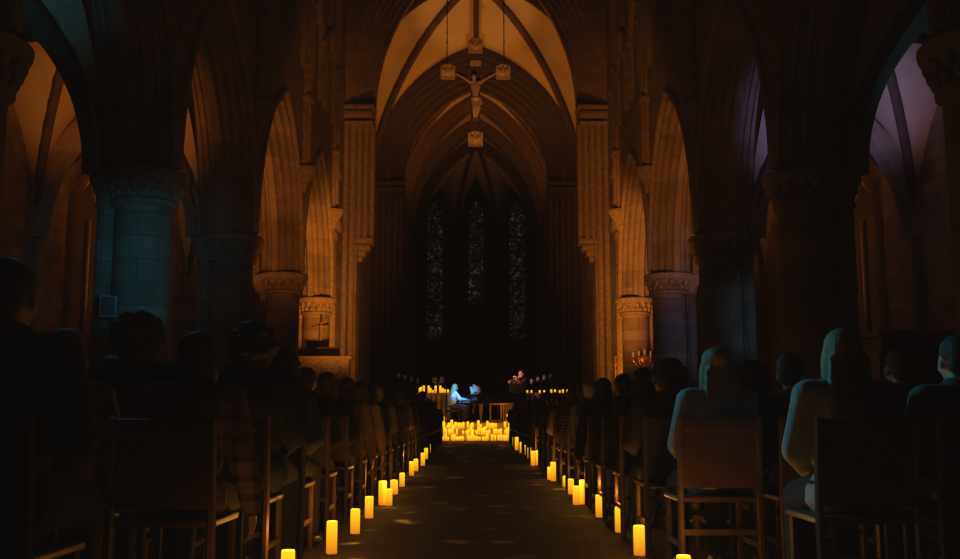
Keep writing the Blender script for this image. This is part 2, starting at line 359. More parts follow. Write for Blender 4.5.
A_HALF = 2.28; A_RISE = 3.55
for sg, side in ((-1, 'left'), (1, 'right')):
    w = MB()
    P0 = [(0, .45)]+rolls(0, .5, .40, 0, 3, .05)
    prof = P0+[(1.15-a, d) for a, d in reversed(P0)]
    for i in range(-1, len(COLS)-1):
        y0 = COLS[i] if i >= 0 else COLS[0]-5.7; yc = y0+2.85
        place = lambda u, v, ww, yc=yc: V((sg*(XI+ww), yc+u, v))
        arch(w, A_HALF, A_RISE, SPR, prof, place, n=16, top=21, edge=2.85)
    # plain length between the last column and the chancel arch
    w.box((sg*(5.2+.5), (33.1+39)/2, 10.5), (1.0, 39-33.1, 21))
    wl = tag(w.build('wall_'+side, STONEJ, smooth=35), kind='structure')
    # hood moulds, vault shafts, string courses: trim
    t = MB()
    for i in range(-1, len(COLS)-1):
        y0 = COLS[i] if i >= 0 else COLS[0]-5.7; yc = y0+2.85
        place = lambda u, v, ww, yc=yc: V((sg*(XI-ww), yc+u, v))
        arch(t, A_HALF, A_RISE, SPR+.1, [(-.01, .57), (.09, .56), (.11, .50), (.06, .45), (-.01, .44)], place, n=16)
    for i, y in enumerate(COLS):
        for dy, r, dx in ((-.15, .075, .06), (0, .10, .12), (.15, .075, .06)):
            t.tube([(sg*(XI-dx), y+dy, 7.6), (sg*(XI-dx), y+dy, 21)], r, 10)
        for z in (9.55, 12.4, 15.2): t.box((sg*(XI-.08), y, z), (.34, .56, .14), bev=.04)
        t.lathe([(.02, -.55), (.08, -.45), (.10, -.3), (.2, -.15), (.3, 0), (.34, .06), (.34, .16), (.26, .2)], (sg*(XI-.06), y, 7.45), 12)
    for i in range(len(COLS)-1):            # gabled blind arcade above the string course
        for q in range(2):
            yc = COLS[i]+1.5+2.7*q
            pl = lambda u, v, ww, yc=yc: V((sg*(XI-ww), yc+u, v))
            t.prism([(-.55, 13.3), (0, 14.6), (.55, 13.3)], -.02, .10, pl)
            arch(t, .75, 1.1, 12.0, [(-.01, .2), (.14, .2), (.16, .1), (.1, .02), (-.01, 0)], pl, n=8, foot=10.3)
            for u in (-.85, .85):
                t.tube([pl(u, 10.3, .1), pl(u, 12.0, .1)], .07, 8); t.ell(pl(u, 12.1, .1), (.13, .13, .16))
    # shafts on the plain wall by the chancel
    for y in (35.0, 35.35):
        t.tube([(sg*5.12, y, 0.2), (sg*5.12, y, 21)], .13, 10)
    for z in (9.5, 12.6): t.box((sg*5.1, 35.17, z), (.5, .8, .28), bev=.07)
    t.box((sg*5.08, 35.17, 7.55), (.6, .95, .35), bev=.1); t.box((sg*5.12, 35.17, 7.2), (.42, .7, .3), bev=.1)
    tag(t.build('trim_'+('1' if sg < 0 else '2'), CARVED, smooth=40), kind='structure')
    # outer aisle wall
    o = MB(); o.box((sg*(XW+.3), 15, 6), (.6, 50, 12)); 
    for y in COLS+[38.3]:
        o.box((sg*(XW-.1), y, 2.3), (.3, .5, 4.6), bev=.06)
    o.box((sg*(XW-.06), 15, 1.0), (.16, 50, .16), bev=.03)
    tag(o.build('wall_outer_'+side, STONE), kind='structure')
    e = MB(); e.box((sg*(XO+XW)/2 , 39.3, 6), (XW-XO+2, .6, 12)); tag(e.build('wall_aisle_end_'+side, STONE), kind='structure')
    # aisle vaults and ribs
    av = MB(); ar = MB(); yy = [COLS[0]-5.7]+COLS+[38.9]
    for a, b in zip(yy[:-1], yy[1:]):
        x0, x1 = sorted((sg*XO, sg*XW))
        groin(av, x0, x1, a, b, SPR-.05, 3.55, 1.75, 18); groin_ribs(ar, x0, x1, a, b, SPR-.05, 3.55, 1.75, .10, False, 18)
    av.box((sg*(XO+XW)/2, 16, 11.7), (XW-XO, 48, .3))
    ce = tag(av.build('ceiling_aisle_'+side, PLASTER, smooth=30), kind='structure')
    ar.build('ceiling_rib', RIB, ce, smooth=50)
    ta = MB(); hw = (XW-XO)/2
    for y in COLS:
        pl = lambda u, v, ww, y=y: V((sg*(XO+XW)/2+u, y-.32+ww, v))
        arch(ta, hw-.32, 2.75, SPR, [(0, .42)]+rolls(0, .32, .34, 0, 2, .05)+[(.64-a, d) for a, d in reversed([(0, .42)]+rolls(0, .32, .34, 0, 2, .05))], pl, n=14)
    ta.build('transverse_arch', STONEJ, ce, smooth=35)
    # aisle windows
    for i in range(len(COLS)-1):
        yc = COLS[i]+2.85; n = i+1 + (0 if sg < 0 else 5)
        fr = MB(); pl = lambda u, v, ww, yc=yc: V((sg*(XW-ww), yc+u, v))
        arch(fr, .75, 1.3, 5.2, [(-.02, .34), (.10, .34), (.16, .25), (.08, .16), (.02, .05), (.02, 0)], pl, n=10, foot=2.1)
        fr.box((sg*(XW-.06), yc, 2.02), (.3, 2.3, .18), bev=.04)
        fr.tube([pl(0, 2.1, .04), pl(0, 5.6, .04)], .06, 8)
        f = tag(fr.build('window_%d' % n, CARVED, smooth=35), kind='structure')
        gl = MB(); c = [(u, v+5.2) for u, v in full_arc(.75, 1.3, 0, 10)]; c = [(.75, 2.1)]+c+[(-.75, 2.1)]
        gl.add([pl(u, v, .015) for u, v in c], [tuple(range(len(c)))]); gl.build('window_pane', plain('night glass', (.012, .012, .018), .25), f)

# nave columns
def make_column(y, sg):
    side = 'left' if sg < 0 else 'right'
    k = COLS.index(y)
    lab = {9.8: 'nearest', 15.5: 'second', 21.2: 'third', 26.9: 'fourth', 32.6: 'farthest'}
    c = thing('stone_column', f'{lab.get(y, "hindmost")} round stone nave column on the {side}, ' +
              {15.5: 'broad dark pier in deep shadow', 21.2: 'dim pier behind the seated crowd', 26.9: 'half lit by orange light, carved capital', 32.6: 'orange lit, beside the chancel arch'}.get(y, 'beside the nearest seats'),
              'column', (sg*XC, y, 0), 0, 'nave columns')
    MB().lathe([(CR, .9), (CR, 4.12)], n=32).build('shaft', STONE, c, smooth=40)
    b = MB(); b.lathe([(.72, 0), (.72, .45), (.66, .5), (.64, .62), (.58, .66), (.56, .78), (.5, .84), (CR, .92)], n=8, a0=PI/8); b.build('base', STONE, c)
    cp = MB(); cp.lathe([(CR+.02, 4.08), (CR+.07, 4.1), (CR+.07, 4.17), (CR+.0, 4.2), (CR+.02, 4.32), (CR+.12, 4.46), (CR+.2, 4.5), (CR+.22, 4.55), (CR+.22, 4.62), (CR+.16, 4.66)], n=32)
    for j in range(16):
        a = 2*PI*j/16; cp.ell(((CR+.1)*math.cos(a), (CR+.1)*math.sin(a), 4.40+.03*(j % 2)), (.08, .08, .11), u=8, v=6)
        a += PI/16; cp.ell(((CR+.05)*math.cos(a), (CR+.05)*math.sin(a), 4.27), (.06, .06, .08), u=8, v=6)
    cp.build('capital', CARVED, c, smooth=45)
    s = MB(); s.lathe([(.16, .5), (.16, 4.15)], (sg*.58, 0, 0), 14); s.build('aisle_shaft', STONE, c, smooth=40)
    s = MB(); s.lathe([(.17, 4.1), (.21, 4.13), (.18, 4.2), (.22, 4.35), (.3, 4.5), (.3, 4.62)], (sg*.58, 0, 0), 14)
    for j in range(8):
        a = 2*PI*j/8; s.ell((sg*.58+.21*math.cos(a), .21*math.sin(a), 4.4), (.05, .05, .08), u=8, v=6)
    s.build('aisle_capital', CARVED, c, smooth=45)
    return c
for y in COLS[1:]:
    for sg in (-1, 1): make_column(y, sg)

# ceiling of the nave, back wall
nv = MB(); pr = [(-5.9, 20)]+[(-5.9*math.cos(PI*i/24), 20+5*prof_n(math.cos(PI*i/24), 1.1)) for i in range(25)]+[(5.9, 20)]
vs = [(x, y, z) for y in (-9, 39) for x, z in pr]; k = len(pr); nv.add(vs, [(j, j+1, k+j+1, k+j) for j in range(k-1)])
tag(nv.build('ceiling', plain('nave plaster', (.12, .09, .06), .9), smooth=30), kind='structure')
bk = MB(); bk.box((0, -9.3, 12), (24, .6, 26)); tag(bk.build('wall_back', STONE), kind='structure')

# chancel arch wall
YC = 38.3
cw = MB(); pl = lambda u, v, ww: V((u, YC+ww, v))
CA, CB, CSP = 4.06, 7.3, 13.0
outer = [(0, 1.28)]+rolls(0, .55, 1.22, .62, 3, .07)
arch(cw, CA, CB, CSP, outer, pl, n=22, foot=0)
for w_ in (0,):
    c = [(u, v+CSP) for u, v in full_arc(CA, CB, 1.28, 22)]; kk = len(c)
    cw.add([pl(u, v, 0) for u, v in c]+[pl(u, 26, 0) for u, v in c], [(j, j+1, kk+j+1, kk+j) for j in range(kk-1)])
    for sg in (1, -1): cw.add([pl(sg*c[0][0], 0, 0), pl(sg*10, 0, 0), pl(sg*10, 26, 0), pl(sg*c[0][0], 26, 0)], [(0, 1, 2, 3)])
inner = rolls(.55, .9, .62, 0, 3, .06)
inn = inner+[(1.5-(a-.55)+.0, d) for a, d in reversed(inner)]
arch(cw, CA, CB, CSP, inn, pl, n=22, foot=7.75)
for sg in (1, -1):
    cw.box((sg*(CA+.62+.4), YC+1.0, 10), (.8, 1.1, 20))
tag(cw.build('wall_front', STONEJ, smooth=35), kind='structure')
ct = MB()
for sg in (1, -1):
    ct.box((sg*4.70, YC+.30, 12.95), (1.42, .9, .16), bev=.05); ct.box((sg*4.72, YC+.33, 12.68), (1.3, .75, .28), bev=.1)
    ct.box((sg*4.70, YC+.35, 12.35), (1.26, .7, .12), bev=.05)
    for j in range(6): ct.ell((sg*(4.2+.2*j), YC-.02, 12.68), (.09, .08, .15), u=8, v=6)
    ct.box((sg*4.40, YC+.85, 7.68), (.72, .8, .26), bev=.08); ct.box((sg*4.45, YC+.85, 7.42), (.56, .66, .24), bev=.08); ct.box((sg*4.52, YC+.85, 7.2), (.36, .5, .24), bev=.08); ct.box((sg*4.58, YC+.85, 6.98), (.22, .34, .24), bev=.08)
    for dx in (.1, .34, .58): ct.tube([(sg*(CA+dx), YC+.75-.5*dx, 7.75), (sg*(CA+dx), YC+.75-.5*dx, 12.4)], .1, 10)
    for dx in (.82, 1.08): ct.tube([(sg*(CA+dx), YC+.36-.4*(dx-.6), .3), (sg*(CA+dx), YC+.36-.4*(dx-.6), 12.4)], .12, 10)
tag(ct.build('trim_3', CARVED, smooth=40), kind='structure')

# choir: side walls, first vault, second arch, second vault, apse
ch = MB()
for sg in (1, -1):
    ch.box((sg*5.3, 43.2, 7), (.8, 8.4, 14)); ch.box((sg*4.6, 54, 7), (.8, 14.5, 14))
tag(ch.build('wall_choir', STONE), kind='structure')
cv = MB(); cr = MB()
VX, VY0, VY1, VZ = 4.9, 39.0, 46.4, 12.1; VK = 1.4
def vrise(S, T): return VZ+max(prof_n(S, VK)*(6.4+1.7*(1-T*T if T > 0 else 1)), prof_n(T, VK)*(6.4+1.7*(1-S*S)))
n = 30; S_ = [-math.cos(PI*i/n) for i in range(n+1)]; ym, yh = (VY0+VY1)/2, (VY1-VY0)/2
cv.add([(VX*a, ym+yh*b_, vrise(a, b_)) for a in S_ for b_ in S_], [(i*(n+1)+j, i*(n+1)+j+1, i*(n+1)+j+n+2, i*(n+1)+j+n+1) for i in range(n) for j in range(n)])
c1 = tag(cv.build('ceiling_choir', PLASTER, smooth=30), kind='structure')
for sg in (1, -1):
    cr.tube([(sg*VX*t_, ym+yh*t_, vrise(t_, t_)-.06) for t_ in S_], .17, 10)
cr.tube([(0, ym+yh*t_, vrise(0, t_)-.06) for t_ in S_ if t_ >= -.01], .13, 8)
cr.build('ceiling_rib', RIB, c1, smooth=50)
bo = MB(); bo.lathe([(.2, -.32), (.55, -.3), (.72, -.2), (.78, -.05), (.7, .1), (.5, .15)], (0, ym, 19.85), 24)
for j in range(10): bo.ell((.5*math.cos(j*PI/5), ym+.5*math.sin(j*PI/5), 19.57), (.14, .14, .08), u=8, v=6)
bo.build('ceiling_boss', RIB, c1, smooth=45)

s2 = MB(); Y2 = 46.3; pl = lambda u, v, ww: V((u, Y2+ww, v))
S2A, S2B, S2S = 3.45, 4.75, 11.9
o2 = [(0, 1.42)]+rolls(0, .9, 1.36, 0, 5, .07)
arch(s2, S2A, S2B, S2S, o2+[(1.2, 0), (1.2, 1.0)], pl, n=22, foot=0)
c = [(u, v+S2S) for u, v in full_arc(S2A, S2B, 1.42, 22)]; kk = len(c)
s2.add([pl(u, v, 0) for u, v in c]+[pl(u, 24, 0) for u, v in c], [(j, j+1, kk+j+1, kk+j) for j in range(kk-1)])
for sg in (1, -1): s2.add([pl(sg*c[0][0], 0, 0), pl(sg*6, 0, 0), pl(sg*6, 24, 0), pl(sg*c[0][0], 24, 0)], [(0, 1, 2, 3)])
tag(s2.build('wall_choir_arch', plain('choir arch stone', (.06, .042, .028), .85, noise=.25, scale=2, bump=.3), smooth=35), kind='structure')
t2 = MB()
for sg in (1, -1):
    t2.box((sg*4.25, Y2+.4, 11.75), (1.75, 1.0, .18), bev=.05); t2.box((sg*4.25, Y2+.42, 11.45), (1.62, .9, .3), bev=.1)
    for j in range(5): t2.tube([(sg*(3.6+.27*j), Y2+.72-.16*j, .8), (sg*(3.6+.27*j), Y2+.72-.16*j, 11.4)], .1, 8)
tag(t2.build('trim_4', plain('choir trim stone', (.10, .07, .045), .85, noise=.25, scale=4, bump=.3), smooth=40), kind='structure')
v2 = MB(); r2 = MB()
BY = [47.3, 52.3, 56.8, 61.0]
for y0, y1 in zip(BY[:-1], BY[1:]):
    groin(v2, -4.2, 4.2, y0, y1, 11.2, 6.9, 1.6, 24); groin_ribs(r2, -4.2, 4.2, y0, y1, 11.2, 6.9, 1.6, .13, True)
OFF = 8.2
APX = [(x, y+OFF) for x, y in ((-4.0, 52.6), (-3.9, 55.0), (-1.45, 57.2), (1.45, 57.2), (3.9, 55.0), (4.0, 52.6))]
ax_c = V((0, 53.0+OFF)); n = 12
for q in range(5):
    p, r_ = V(APX[q]), V(APX[q+1])
    vs = []; fs = []
    for i in range(n+1):
        t_ = i/n; rad = 1-t_; z = 11.2+6.6*prof_n(rad, 1.5)
        for j in range(n+1):
            e = p.lerp(r_, j/n); bul = .9*math.sin(PI*j/n)*(1-t_)*1.4
            g = ax_c.lerp(e, rad); vs.append((g.x, g.y, max(z, 11.2+5.2*prof_n(2*j/n-1, 1.6))))
    for i in range(n):
        for j in range(n):
            a = i*(n+1)+j; fs.append((a, a+1, a+n+2, a+n+1))
    v2.add(vs, fs)
for q in range(6):
    e = V(APX[q]); r2.tube([(ax_c.lerp(e, 1-i/16).x, ax_c.lerp(e, 1-i/16).y, 11.2+6.6*prof_n(1-i/16, 1.5)-.05) for i in range(17)], .14, 8)
c2 = tag(v2.build('ceiling_apse', plain('apse plaster', (.42, .34, .24), .9, noise=.07), smooth=30), kind='structure')
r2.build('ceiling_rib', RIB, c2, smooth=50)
for yb in BY[1:]:
    t3 = MB(); pl = lambda u, v, ww, yb=yb: V((u, yb-.3+ww, v))
    arch(t3, 3.6, 6.3, 11.2, [(0, .5)]+rolls(0, .35, .5, 0, 2, .06)+[(.6, 0), (.6, .5)], pl, n=20, foot=0)
    t3.build('transverse_arch', RIB, c2, smooth=35)
ap = MB()
for q in range(5):
    p, r_ = V(APX[q]), V(APX[q+1])
    ap.add([(p.x, p.y, 0), (r_.x, r_.y, 0), (r_.x, r_.y, 19), (p.x, p.y, 19)], [(0, 1, 2, 3)])
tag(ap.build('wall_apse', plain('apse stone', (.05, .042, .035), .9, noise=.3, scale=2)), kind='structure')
wn = 11
for px, yb, yt in ((435, 340, 200), (475, 304, 200), (515, 340, 200)):
    if px == 475: cx, cy, ang = 0, 57.2+OFF, 0
    else:
        sg = -1 if px < 475 else 1; cx, cy = sg*2.68, 56.1+OFF-.05; ang = -sg*math.atan2(2.2, 2.45)
    zb = at(px, yb, cy).z; zt = at(px, yt, cy).z-.1; hw = .48 if px == 475 else .66
    dx, dy = math.cos(ang), math.sin(ang)
    pl = lambda u, v, ww: V((cx+u*dx+ww*dy, cy+u*dy-ww*dx, v))
    fr = MB(); arch(fr, hw, 1.0, zt-1.0, [(-.02, .3), (.12, .3), (.18, .2), (.08, .12), (.03, .03), (.03, 0)], pl, n=10, foot=zb)
    fr.prism([(-hw-.2, zb-.15), (hw+.2, zb-.15), (hw+.2, zb), (-hw-.2, zb)], 0, .2, pl)
    f = tag(fr.build('window_%d' % wn, MATS['apse stone'], smooth=35), kind='structure'); wn += 1
    g = MB(); c = [(u, v+zt-1.0) for u, v in full_arc(hw, 1.0, 0, 10)]; c = [(hw, zb)]+c+[(-hw, zb)]
    g.add([pl(u, v, .02) for u, v in c], [tuple(range(len(c)))]); g.build('window_pane', GLASS, f)
    b_ = MB(); z = zb
    while z < zt-1: b_.prism([(-hw, z), (hw, z), (hw, z+.07), (-hw, z+.07)], .02, .06, pl); z += .95
    b_.build('glazing_bar', IRON, f)

# chancel platform and steps
st = MB()
for i in range(3): st.box((0, (35.02+.38*i+38.4)/2, .1+.2*i), (2*(3.3-.0*i), 38.4-35.02-.38*i, .2), bev=.015)
st.box((0, 51.8, .3), (8.2, 27, .6))
tag(st.build('floor_platform', MARBLE), kind='structure')

# ------------------------------------------------------------------ crucifix
YR = 37.9
def rp(px, py): return at(px, py, YR)
cz = rp(475.5, 94)
rood = thing('crucifix', 'large hanging crucifix with carved figure and square gilt end panels, under the chancel arch', 'crucifix', rp(475.5, 147))
RO = V(rood.location)
def loc(px, py, dy=0): return rp(px, py)-RO+V((0, dy, 0))
b = MB(); p, q = loc(475.5, 46), loc(475.5, 140); b.box((p+q)/2, (.36, .12, (p-q).length), bev=.02); b.build('upright_beam', CROSSW, rood)
b = MB(); p, q = loc(446, 73), loc(505, 73); b.box((p+q)/2, ((p-q).length, .11, .34), bev=.02)
e = (p+q)/2
b.box(e+V((0, -.05, .18)), ((p-q).length*.7, .03, .03)); b.build('cross_beam', CROSSW, rood)
for px, py in ((448, 73), (503, 73), (475.5, 47), (475.5, 140)):
    b = MB(); c = loc(px, py, -.05); b.box(c, (.56, .12, .56), bev=.03)
    b.box(c+V((0, -.06, -.26)), (.56, .05, .06)); b.box(c+V((-.26, -.06, 0)), (.05, .05, .5)); b.box(c+V((.26, -.06, 0)), (.05, .05, .5))
    b.ell(c+V((0, -.02, .28)), (.2, .07, .1), u=12, v=6)
    b.ell(c+V((0, -.08, .02)), (.12, .07, .18), u=10, v=7); b.ell(c+V((0, -.1, .16)), (.06, .05, .06), u=8, v=6)
    for sg in (1, -1): b.ell(c+V((sg*.14, -.07, .04)), (.09, .04, .16), Matrix.Rotation(sg*.5, 3, 'Y'), u=8, v=6)
    b.build('end_panel', GILT, rood, smooth=40)
b = MB(); c = loc(475.5, 64, -.09); b.box(c, (.42, .03, .24), Matrix.Rotation(.1, 3, 'Y') and 0, bev=.01); b.build('title_board', GILT, rood)
b = MB(); H = loc(474, 79, -.22); ch_ = loc(475.5, 88, -.16); pv = loc(475.8, 99, -.14); fe = loc(475.8, 119, -.12)
b.ell(H, (.10, .12, .135)); b.ell(H+V((0, .0, -.12)), (.06, .06, .09)); b.cap(H+V((0, .05, -.08)), ch_+V((0, 0, .16)), .06)
b.ell(ch_, (.20, .13, .24)); b.cap(ch_, pv, .15, .14); b.ell(pv, (.18, .14, .15))
for sg in (1, -1):
    sh = ch_+V((sg*.19, 0, .18)); el = loc(475.5+sg*11.5, 79, -.12); wr = loc(475.5+sg*20.5, 74, -.1)
    b.chain([ch_+V((sg*.08, 0, .15)), sh, el, wr], [.1, .075, .055, .04])
    b.ell(wr+V((sg*.06, -.01, .02)), (.07, .025, .045))
    for k in range(5): b.cap(wr+V((sg*.09, -.01, .03-.02*k)), wr+V((sg*(.17-.015*abs(k-2)), -.03, .045-.025*k)), .012, .009)
    kn = loc(475.5+sg*2.2+1, 109, -.22); an = loc(475.5+sg*1.2, 118, -.12)
    b.chain([pv+V((sg*.09, 0, -.05)), kn, an], [.11, .08, .05]); b.cap(an, an+V((sg*.02, -.1, -.16)), .045, .03)
b.ell(pv+V((0, -.01, -.04)), (.2, .16, .12)); b.cap(pv+V((.16, -.05, -.02)), pv+V((.24, -.04, -.26)), .05, .03)
obj('carved_figure', b.remesh('carved_figure', .018, 1), CORPUS, rood)
for i, px in enumerate((447, 504)):
    top = V((rp(px, 66).x, YR, 19.6)); bt = rp(px, 65)
    b = MB(); L = (top-bt).length; b.tube([(0, 0, 0), (0, 0, L)], .018, 6)
    z = .1
    while z < L: b.ell((0, 0, z), (.035, .035, .06), u=6, v=5); z += .42
    o = b.build('hanging_chain', IRON, loc=bt); tag(o, 'thin beaded chain holding the ' + ('left' if i == 0 else 'right') + ' arm of the hanging crucifix', 'chain', 'crucifix chains')

# ------------------------------------------------------------------ candles
def candle_mesh(r, h):
    m = MB(); m.lathe([(r*.97, 0), (r, .006), (r, h-.012), (r*.97, h-.003), (r*.9, h), (r*.78, h-.006), (r*.6, h-.012), (r*.05, h-.014)], n=18); return m.mesh('pillar_candle', 40)
CM_ = {}
for k, (r, h) in enumerate(((.036, .13), (.036, .18), (.038, .22), (.040, .27), (.034, .1))): CM_[k] = candle_mesh(r, h)
fm = MB(); fm.lathe([(.002, -.012), (.007, 0), (.010, .012), (.007, .03), (.001, .045)], n=8); FLM = fm.mesh('flame', True)
def candle(kind, p, label, group, flame=False, s=1.0):
    h = (.13, .18, .22, .27, .1)[kind]
    if flame:
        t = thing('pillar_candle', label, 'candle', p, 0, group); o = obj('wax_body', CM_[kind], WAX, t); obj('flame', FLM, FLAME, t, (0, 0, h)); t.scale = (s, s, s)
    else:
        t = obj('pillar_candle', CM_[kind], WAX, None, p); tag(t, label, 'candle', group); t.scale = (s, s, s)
    return t
LC = [(331.5, 521, 553.5), (355, 509, 533.5), (369, 496.5, 518), (382.5, 481, 505), (389, 489, 505.5), (394, 480, 494), (402, 473, 486.5), (411.5, 461.5, 475.5), (415.8, 459, 471), (422.8, 453, 465.5), (426, 448, 459), (429, 444, 453), (436.5, 438, 446)]
RC = [(639.5, 525.5, 555), (620, 507, 532), (600, 495, 517), (583.5, 480, 504), (576.5, 486, 504.5), (571, 479, 494), (565.7, 476, 487), (553.3, 462, 481), (549.8, 467, 479.5), (537.6, 450.5, 465), (533, 451, 465.5), (529.5, 447.5, 458.3), (525.4, 445, 455), (521.3, 442, 452.8), (516.8, 437, 450), (514, 437, 446)]
LIGHTS = []
def point(name, p, col, e, r=.03):
    l = bpy.data.lights.new(name, 'POINT'); l.color = col; l.energy = e; l.shadow_soft_size = r
    o = bpy.data.objects.new(name, l); COL.objects.link(o); o.location = p; return o
def spot(name, p, tgt, col, e, ang=60, blend=.6, r=.15):
    l = bpy.data.lights.new(name, 'SPOT'); l.color = col; l.energy = e; l.spot_size = math.radians(ang); l.spot_blend = blend; l.shadow_soft_size = r
    o = bpy.data.objects.new(name, l); COL.objects.link(o); o.location = p
    o.rotation_euler = (V(tgt)-V(p)).to_track_quat('-Z', 'Y').to_euler(); return o
CW = (1.0, .40, .05)
for side, lst in (('left', LC), ('right', RC)):
    pts = []
    for px, yt, yb in lst:
        p = floor_at(px, yb); h = (at(px, yt, p.y).z); pts.append((p, h))
    pts.append((V((-.93, 3.95, 0)) if side == 'left' else V((1.0, 3.85, 0)), .2))
    pts.append((V((-.94, 5.15, 0)) if side == 'left' else V((1.0, 4.95, 0)), .2))
    pts.sort(key=lambda q: q[0].y)
    for i, (p, h) in enumerate(pts):
        kind = min(range(4), key=lambda k: abs((.13, .18, .22, .27)[k]-h)); hh = (.13, .18, .22, .27)[kind]
        candle(kind, p, f'glowing pillar candle on the floor, {od(i+1)} nearest on the {side} of the aisle', 'candles along the aisle', False, max(.8, min(1.25, h/hh)))
        if p.y < 20: point('candle_glow', p+V((0, 0, h+.10)), CW, 1.8 if p.y > 7 else 3.2 if p.y > 4.2 else .5, .03)

# candles massed on the steps
def ordl(i): return od(i+1)
rowdef = [(34.86, 0, 438.5, 513, 34, 'bottom row before the chancel steps'), (35.2, .2, 439.5, 512, 34, 'row on the lowest step'), (35.56, .4, 440, 512, 34, 'row on the middle step'), (36.0, .6, 441, 516, 34, 'row on the platform edge')]
for ri, (Y, z, xa, xb, n, where) in enumerate(rowdef):
    cnt = 0
    for i in range(n):
        px = xa+(xb-xa)*(i+.5)/n+random.uniform(-.7, .7); yy = Y+random.uniform(-.08, .08); d = ray(px, 300); x = d.x/d.y*yy
        kind = random.choice((0, 1, 1, 2, 2, 3)); gap = random.random() < .2
        if ri == 3: gap = not (i in (0, 1, 30, 31, 32, 33)) ; kind = 3 if i > 29 else 2
        if gap: continue
        cnt += 1
        sz = ('short', 'middling', 'tall', 'tallest sized', 'squat')[kind]
        candle(kind, V((x, yy, z)), f'{sz} glowing candle, {ordl(cnt-1)} from left in the {where}', 'candles massed on the chancel steps', False, random.uniform(.92, 1.12))
for x in (-1.0, -.3, .4, 1.0): point('candle_glow', (x, 34.3, .55), CW, 6, .15)
for x in (-.9, .9): point('candle_glow', (x, 35.9, 1.15), CW, 5, .15)

# ------------------------------------------------------------------ altar rails with candles
def rail(name, label, cx, Y, wdt, h, z0, arches, mat):
    t = thing(name, label, 'altar rail', (cx, Y, z0))
    MB().box((0, 0, h-.05), (wdt+.1, .34, .1), bev=.02).build('top_rail', mat, t)
    MB().box((0, 0, .06), (wdt, .28, .12), bev=.02).build('plinth', mat, t)
    n = arches
    for i in range(n+1):
        x = -wdt/2+wdt*i/n
        m = MB(); m.lathe([(.07, .12), (.07, .2), (.045, .24), (.05, .5), (.04, h-.3), (.08, h-.2), (.085, h-.1)], (x, 0, 0), 12)
        m.build('baluster', mat, t, smooth=40)
    m = MB(); m.box((0, .05, h*.5), (wdt*.98, .03, h*.7)); m.build('back_panel', OAK, t)
    return t
zr = .6
pL0, pL1 = at(418, 393, 37.3), at(449, 393, 37.3)
rail('altar_rail', 'stone altar rail with candles on top, left of the pianist', (pL0.x+pL1.x)/2, 37.3, pL1.x-pL0.x, pL0.z-zr, zr, 6, MARBLE)
pR0, pR1 = at(526, 393, 37.6), at(569, 393, 37.6)
rail('altar_rail', 'stone altar rail with candles on top, behind the violinist on the right', (pR0.x+pR1.x)/2, 37.6, pR1.x-pR0.x, pR0.z-zr, zr, 7, MARBLE)
for a, b_, side, n, Y in ((pL0, pL1, 'left', 13, 37.3), (pR0, pR1, 'right', 11, 37.6)):
    for i in range(n):
        x = a.x+(b_.x-a.x)*(i+.5)/n+random.uniform(-.03, .03)
        if (side == 'right' and i in (2, 5)) or (side == 'left' and i in (3, 8)): continue
        kind = random.choice((4, 0, 1, 2, 3)) if side == 'left' else random.choice((4, 0, 0)); h = a.z
        candle(kind, V((x, Y+random.uniform(-.06, .06), h)), f'lit candle on the {side} altar rail, {ordl(i)} place from its left end', 'candles on the altar rails')
q0, q1 = at(489, 403, 36.25), at(515, 403, 36.25)
rb = thing('kneeler_rail', 'low wooden rail with upright balusters, right of the grand piano', 'rail', ((q0.x+q1.x)/2, 36.25, .6)); wd = q1.x-q0.x; hh = q0.z-.6
MB().box((0, 0, hh-.03), (wd, .22, .06), bev=.012).build('top_rail', OAK, rb); MB().box((0, 0, .05), (wd, .1, .08), bev=.01).build('bottom_rail', OAK, rb)
for i in range(6): MB().box((wd/2-.05-.09*i, 0, hh/2), (.045, .06, hh-.1), bev=.008).build('baluster', OAK, rb)
MB().box((-wd/2+.05, 0, hh/2), (.06, .08, hh-.06), bev=.008).build('post', OAK, rb)

# ------------------------------------------------------------------ people
def hand(mb, w, d, nrm, side, r=1.0, curl=.5):
    """w wrist, d finger direction, nrm palm normal (pointing away from the back of the hand)"""
    d = d.normalized(); nrm = (nrm-d*nrm.dot(d)).normalized(); s = d.cross(nrm).normalized()
    pc = w+d*.05*r
    R = Matrix((s, d, nrm)).transposed()
    mb.ell(pc, (.042*r, .055*r, .019*r), R, 12, 8)
    for k, (o, L) in enumerate(((-.030, .062), (-.010, .075), (.010, .080), (.029, .070))):
        a = w+d*.088*r+s*o*r; c1 = a+(d*math.cos(curl*.4)+nrm*math.sin(curl*.4))*L*.5*r; c2 = c1+(d*math.cos(curl*1.3)+nrm*math.sin(curl*1.3))*L*.5*r
        mb.cap(a-d*.02*r, c1, .0095*r, .0088*r, 8); mb.cap(c1, c2, .0088*r, .0075*r, 8)
    sd = side
    a = w+d*.025*r+s*.032*r*sd; c1 = a+(d*.75+s*.65*sd+nrm*.2).normalized()*.04*r; c2 = c1+(d*.95+s*.2*sd+nrm*.3).normalized()*.03*r
    mb.cap(a, c1, .012*r, .0105*r, 8); mb.cap(c1, c2, .0105*r, .008*r, 8)
def headm(mb, c, R, s=1.0):
    e = lambda o, r, RR=None: mb.ell(c+R@V(o)*s, tuple(k*s for k in r), R@RR if RR else R, 16, 12)
    e((0, -.012, .03), (.076, .094, .088)); e((0, .028, -.035), (.058, .062, .078)); e((0, .05, -.085), (.03, .03, .028))
    e((0, .095, -.012), (.012, .016, .024)); e((0, .103, -.026), (.016, .013, .012)); e((0, .088, -.058), (.026, .012, .010)); e((0, .075, .022), (.05, .02, .014))
    for sg in (1, -1): e((sg*.077, -.005, -.01), (.012, .022, .032)); e((sg*.04, .06, -.03), (.024, .022, .024))
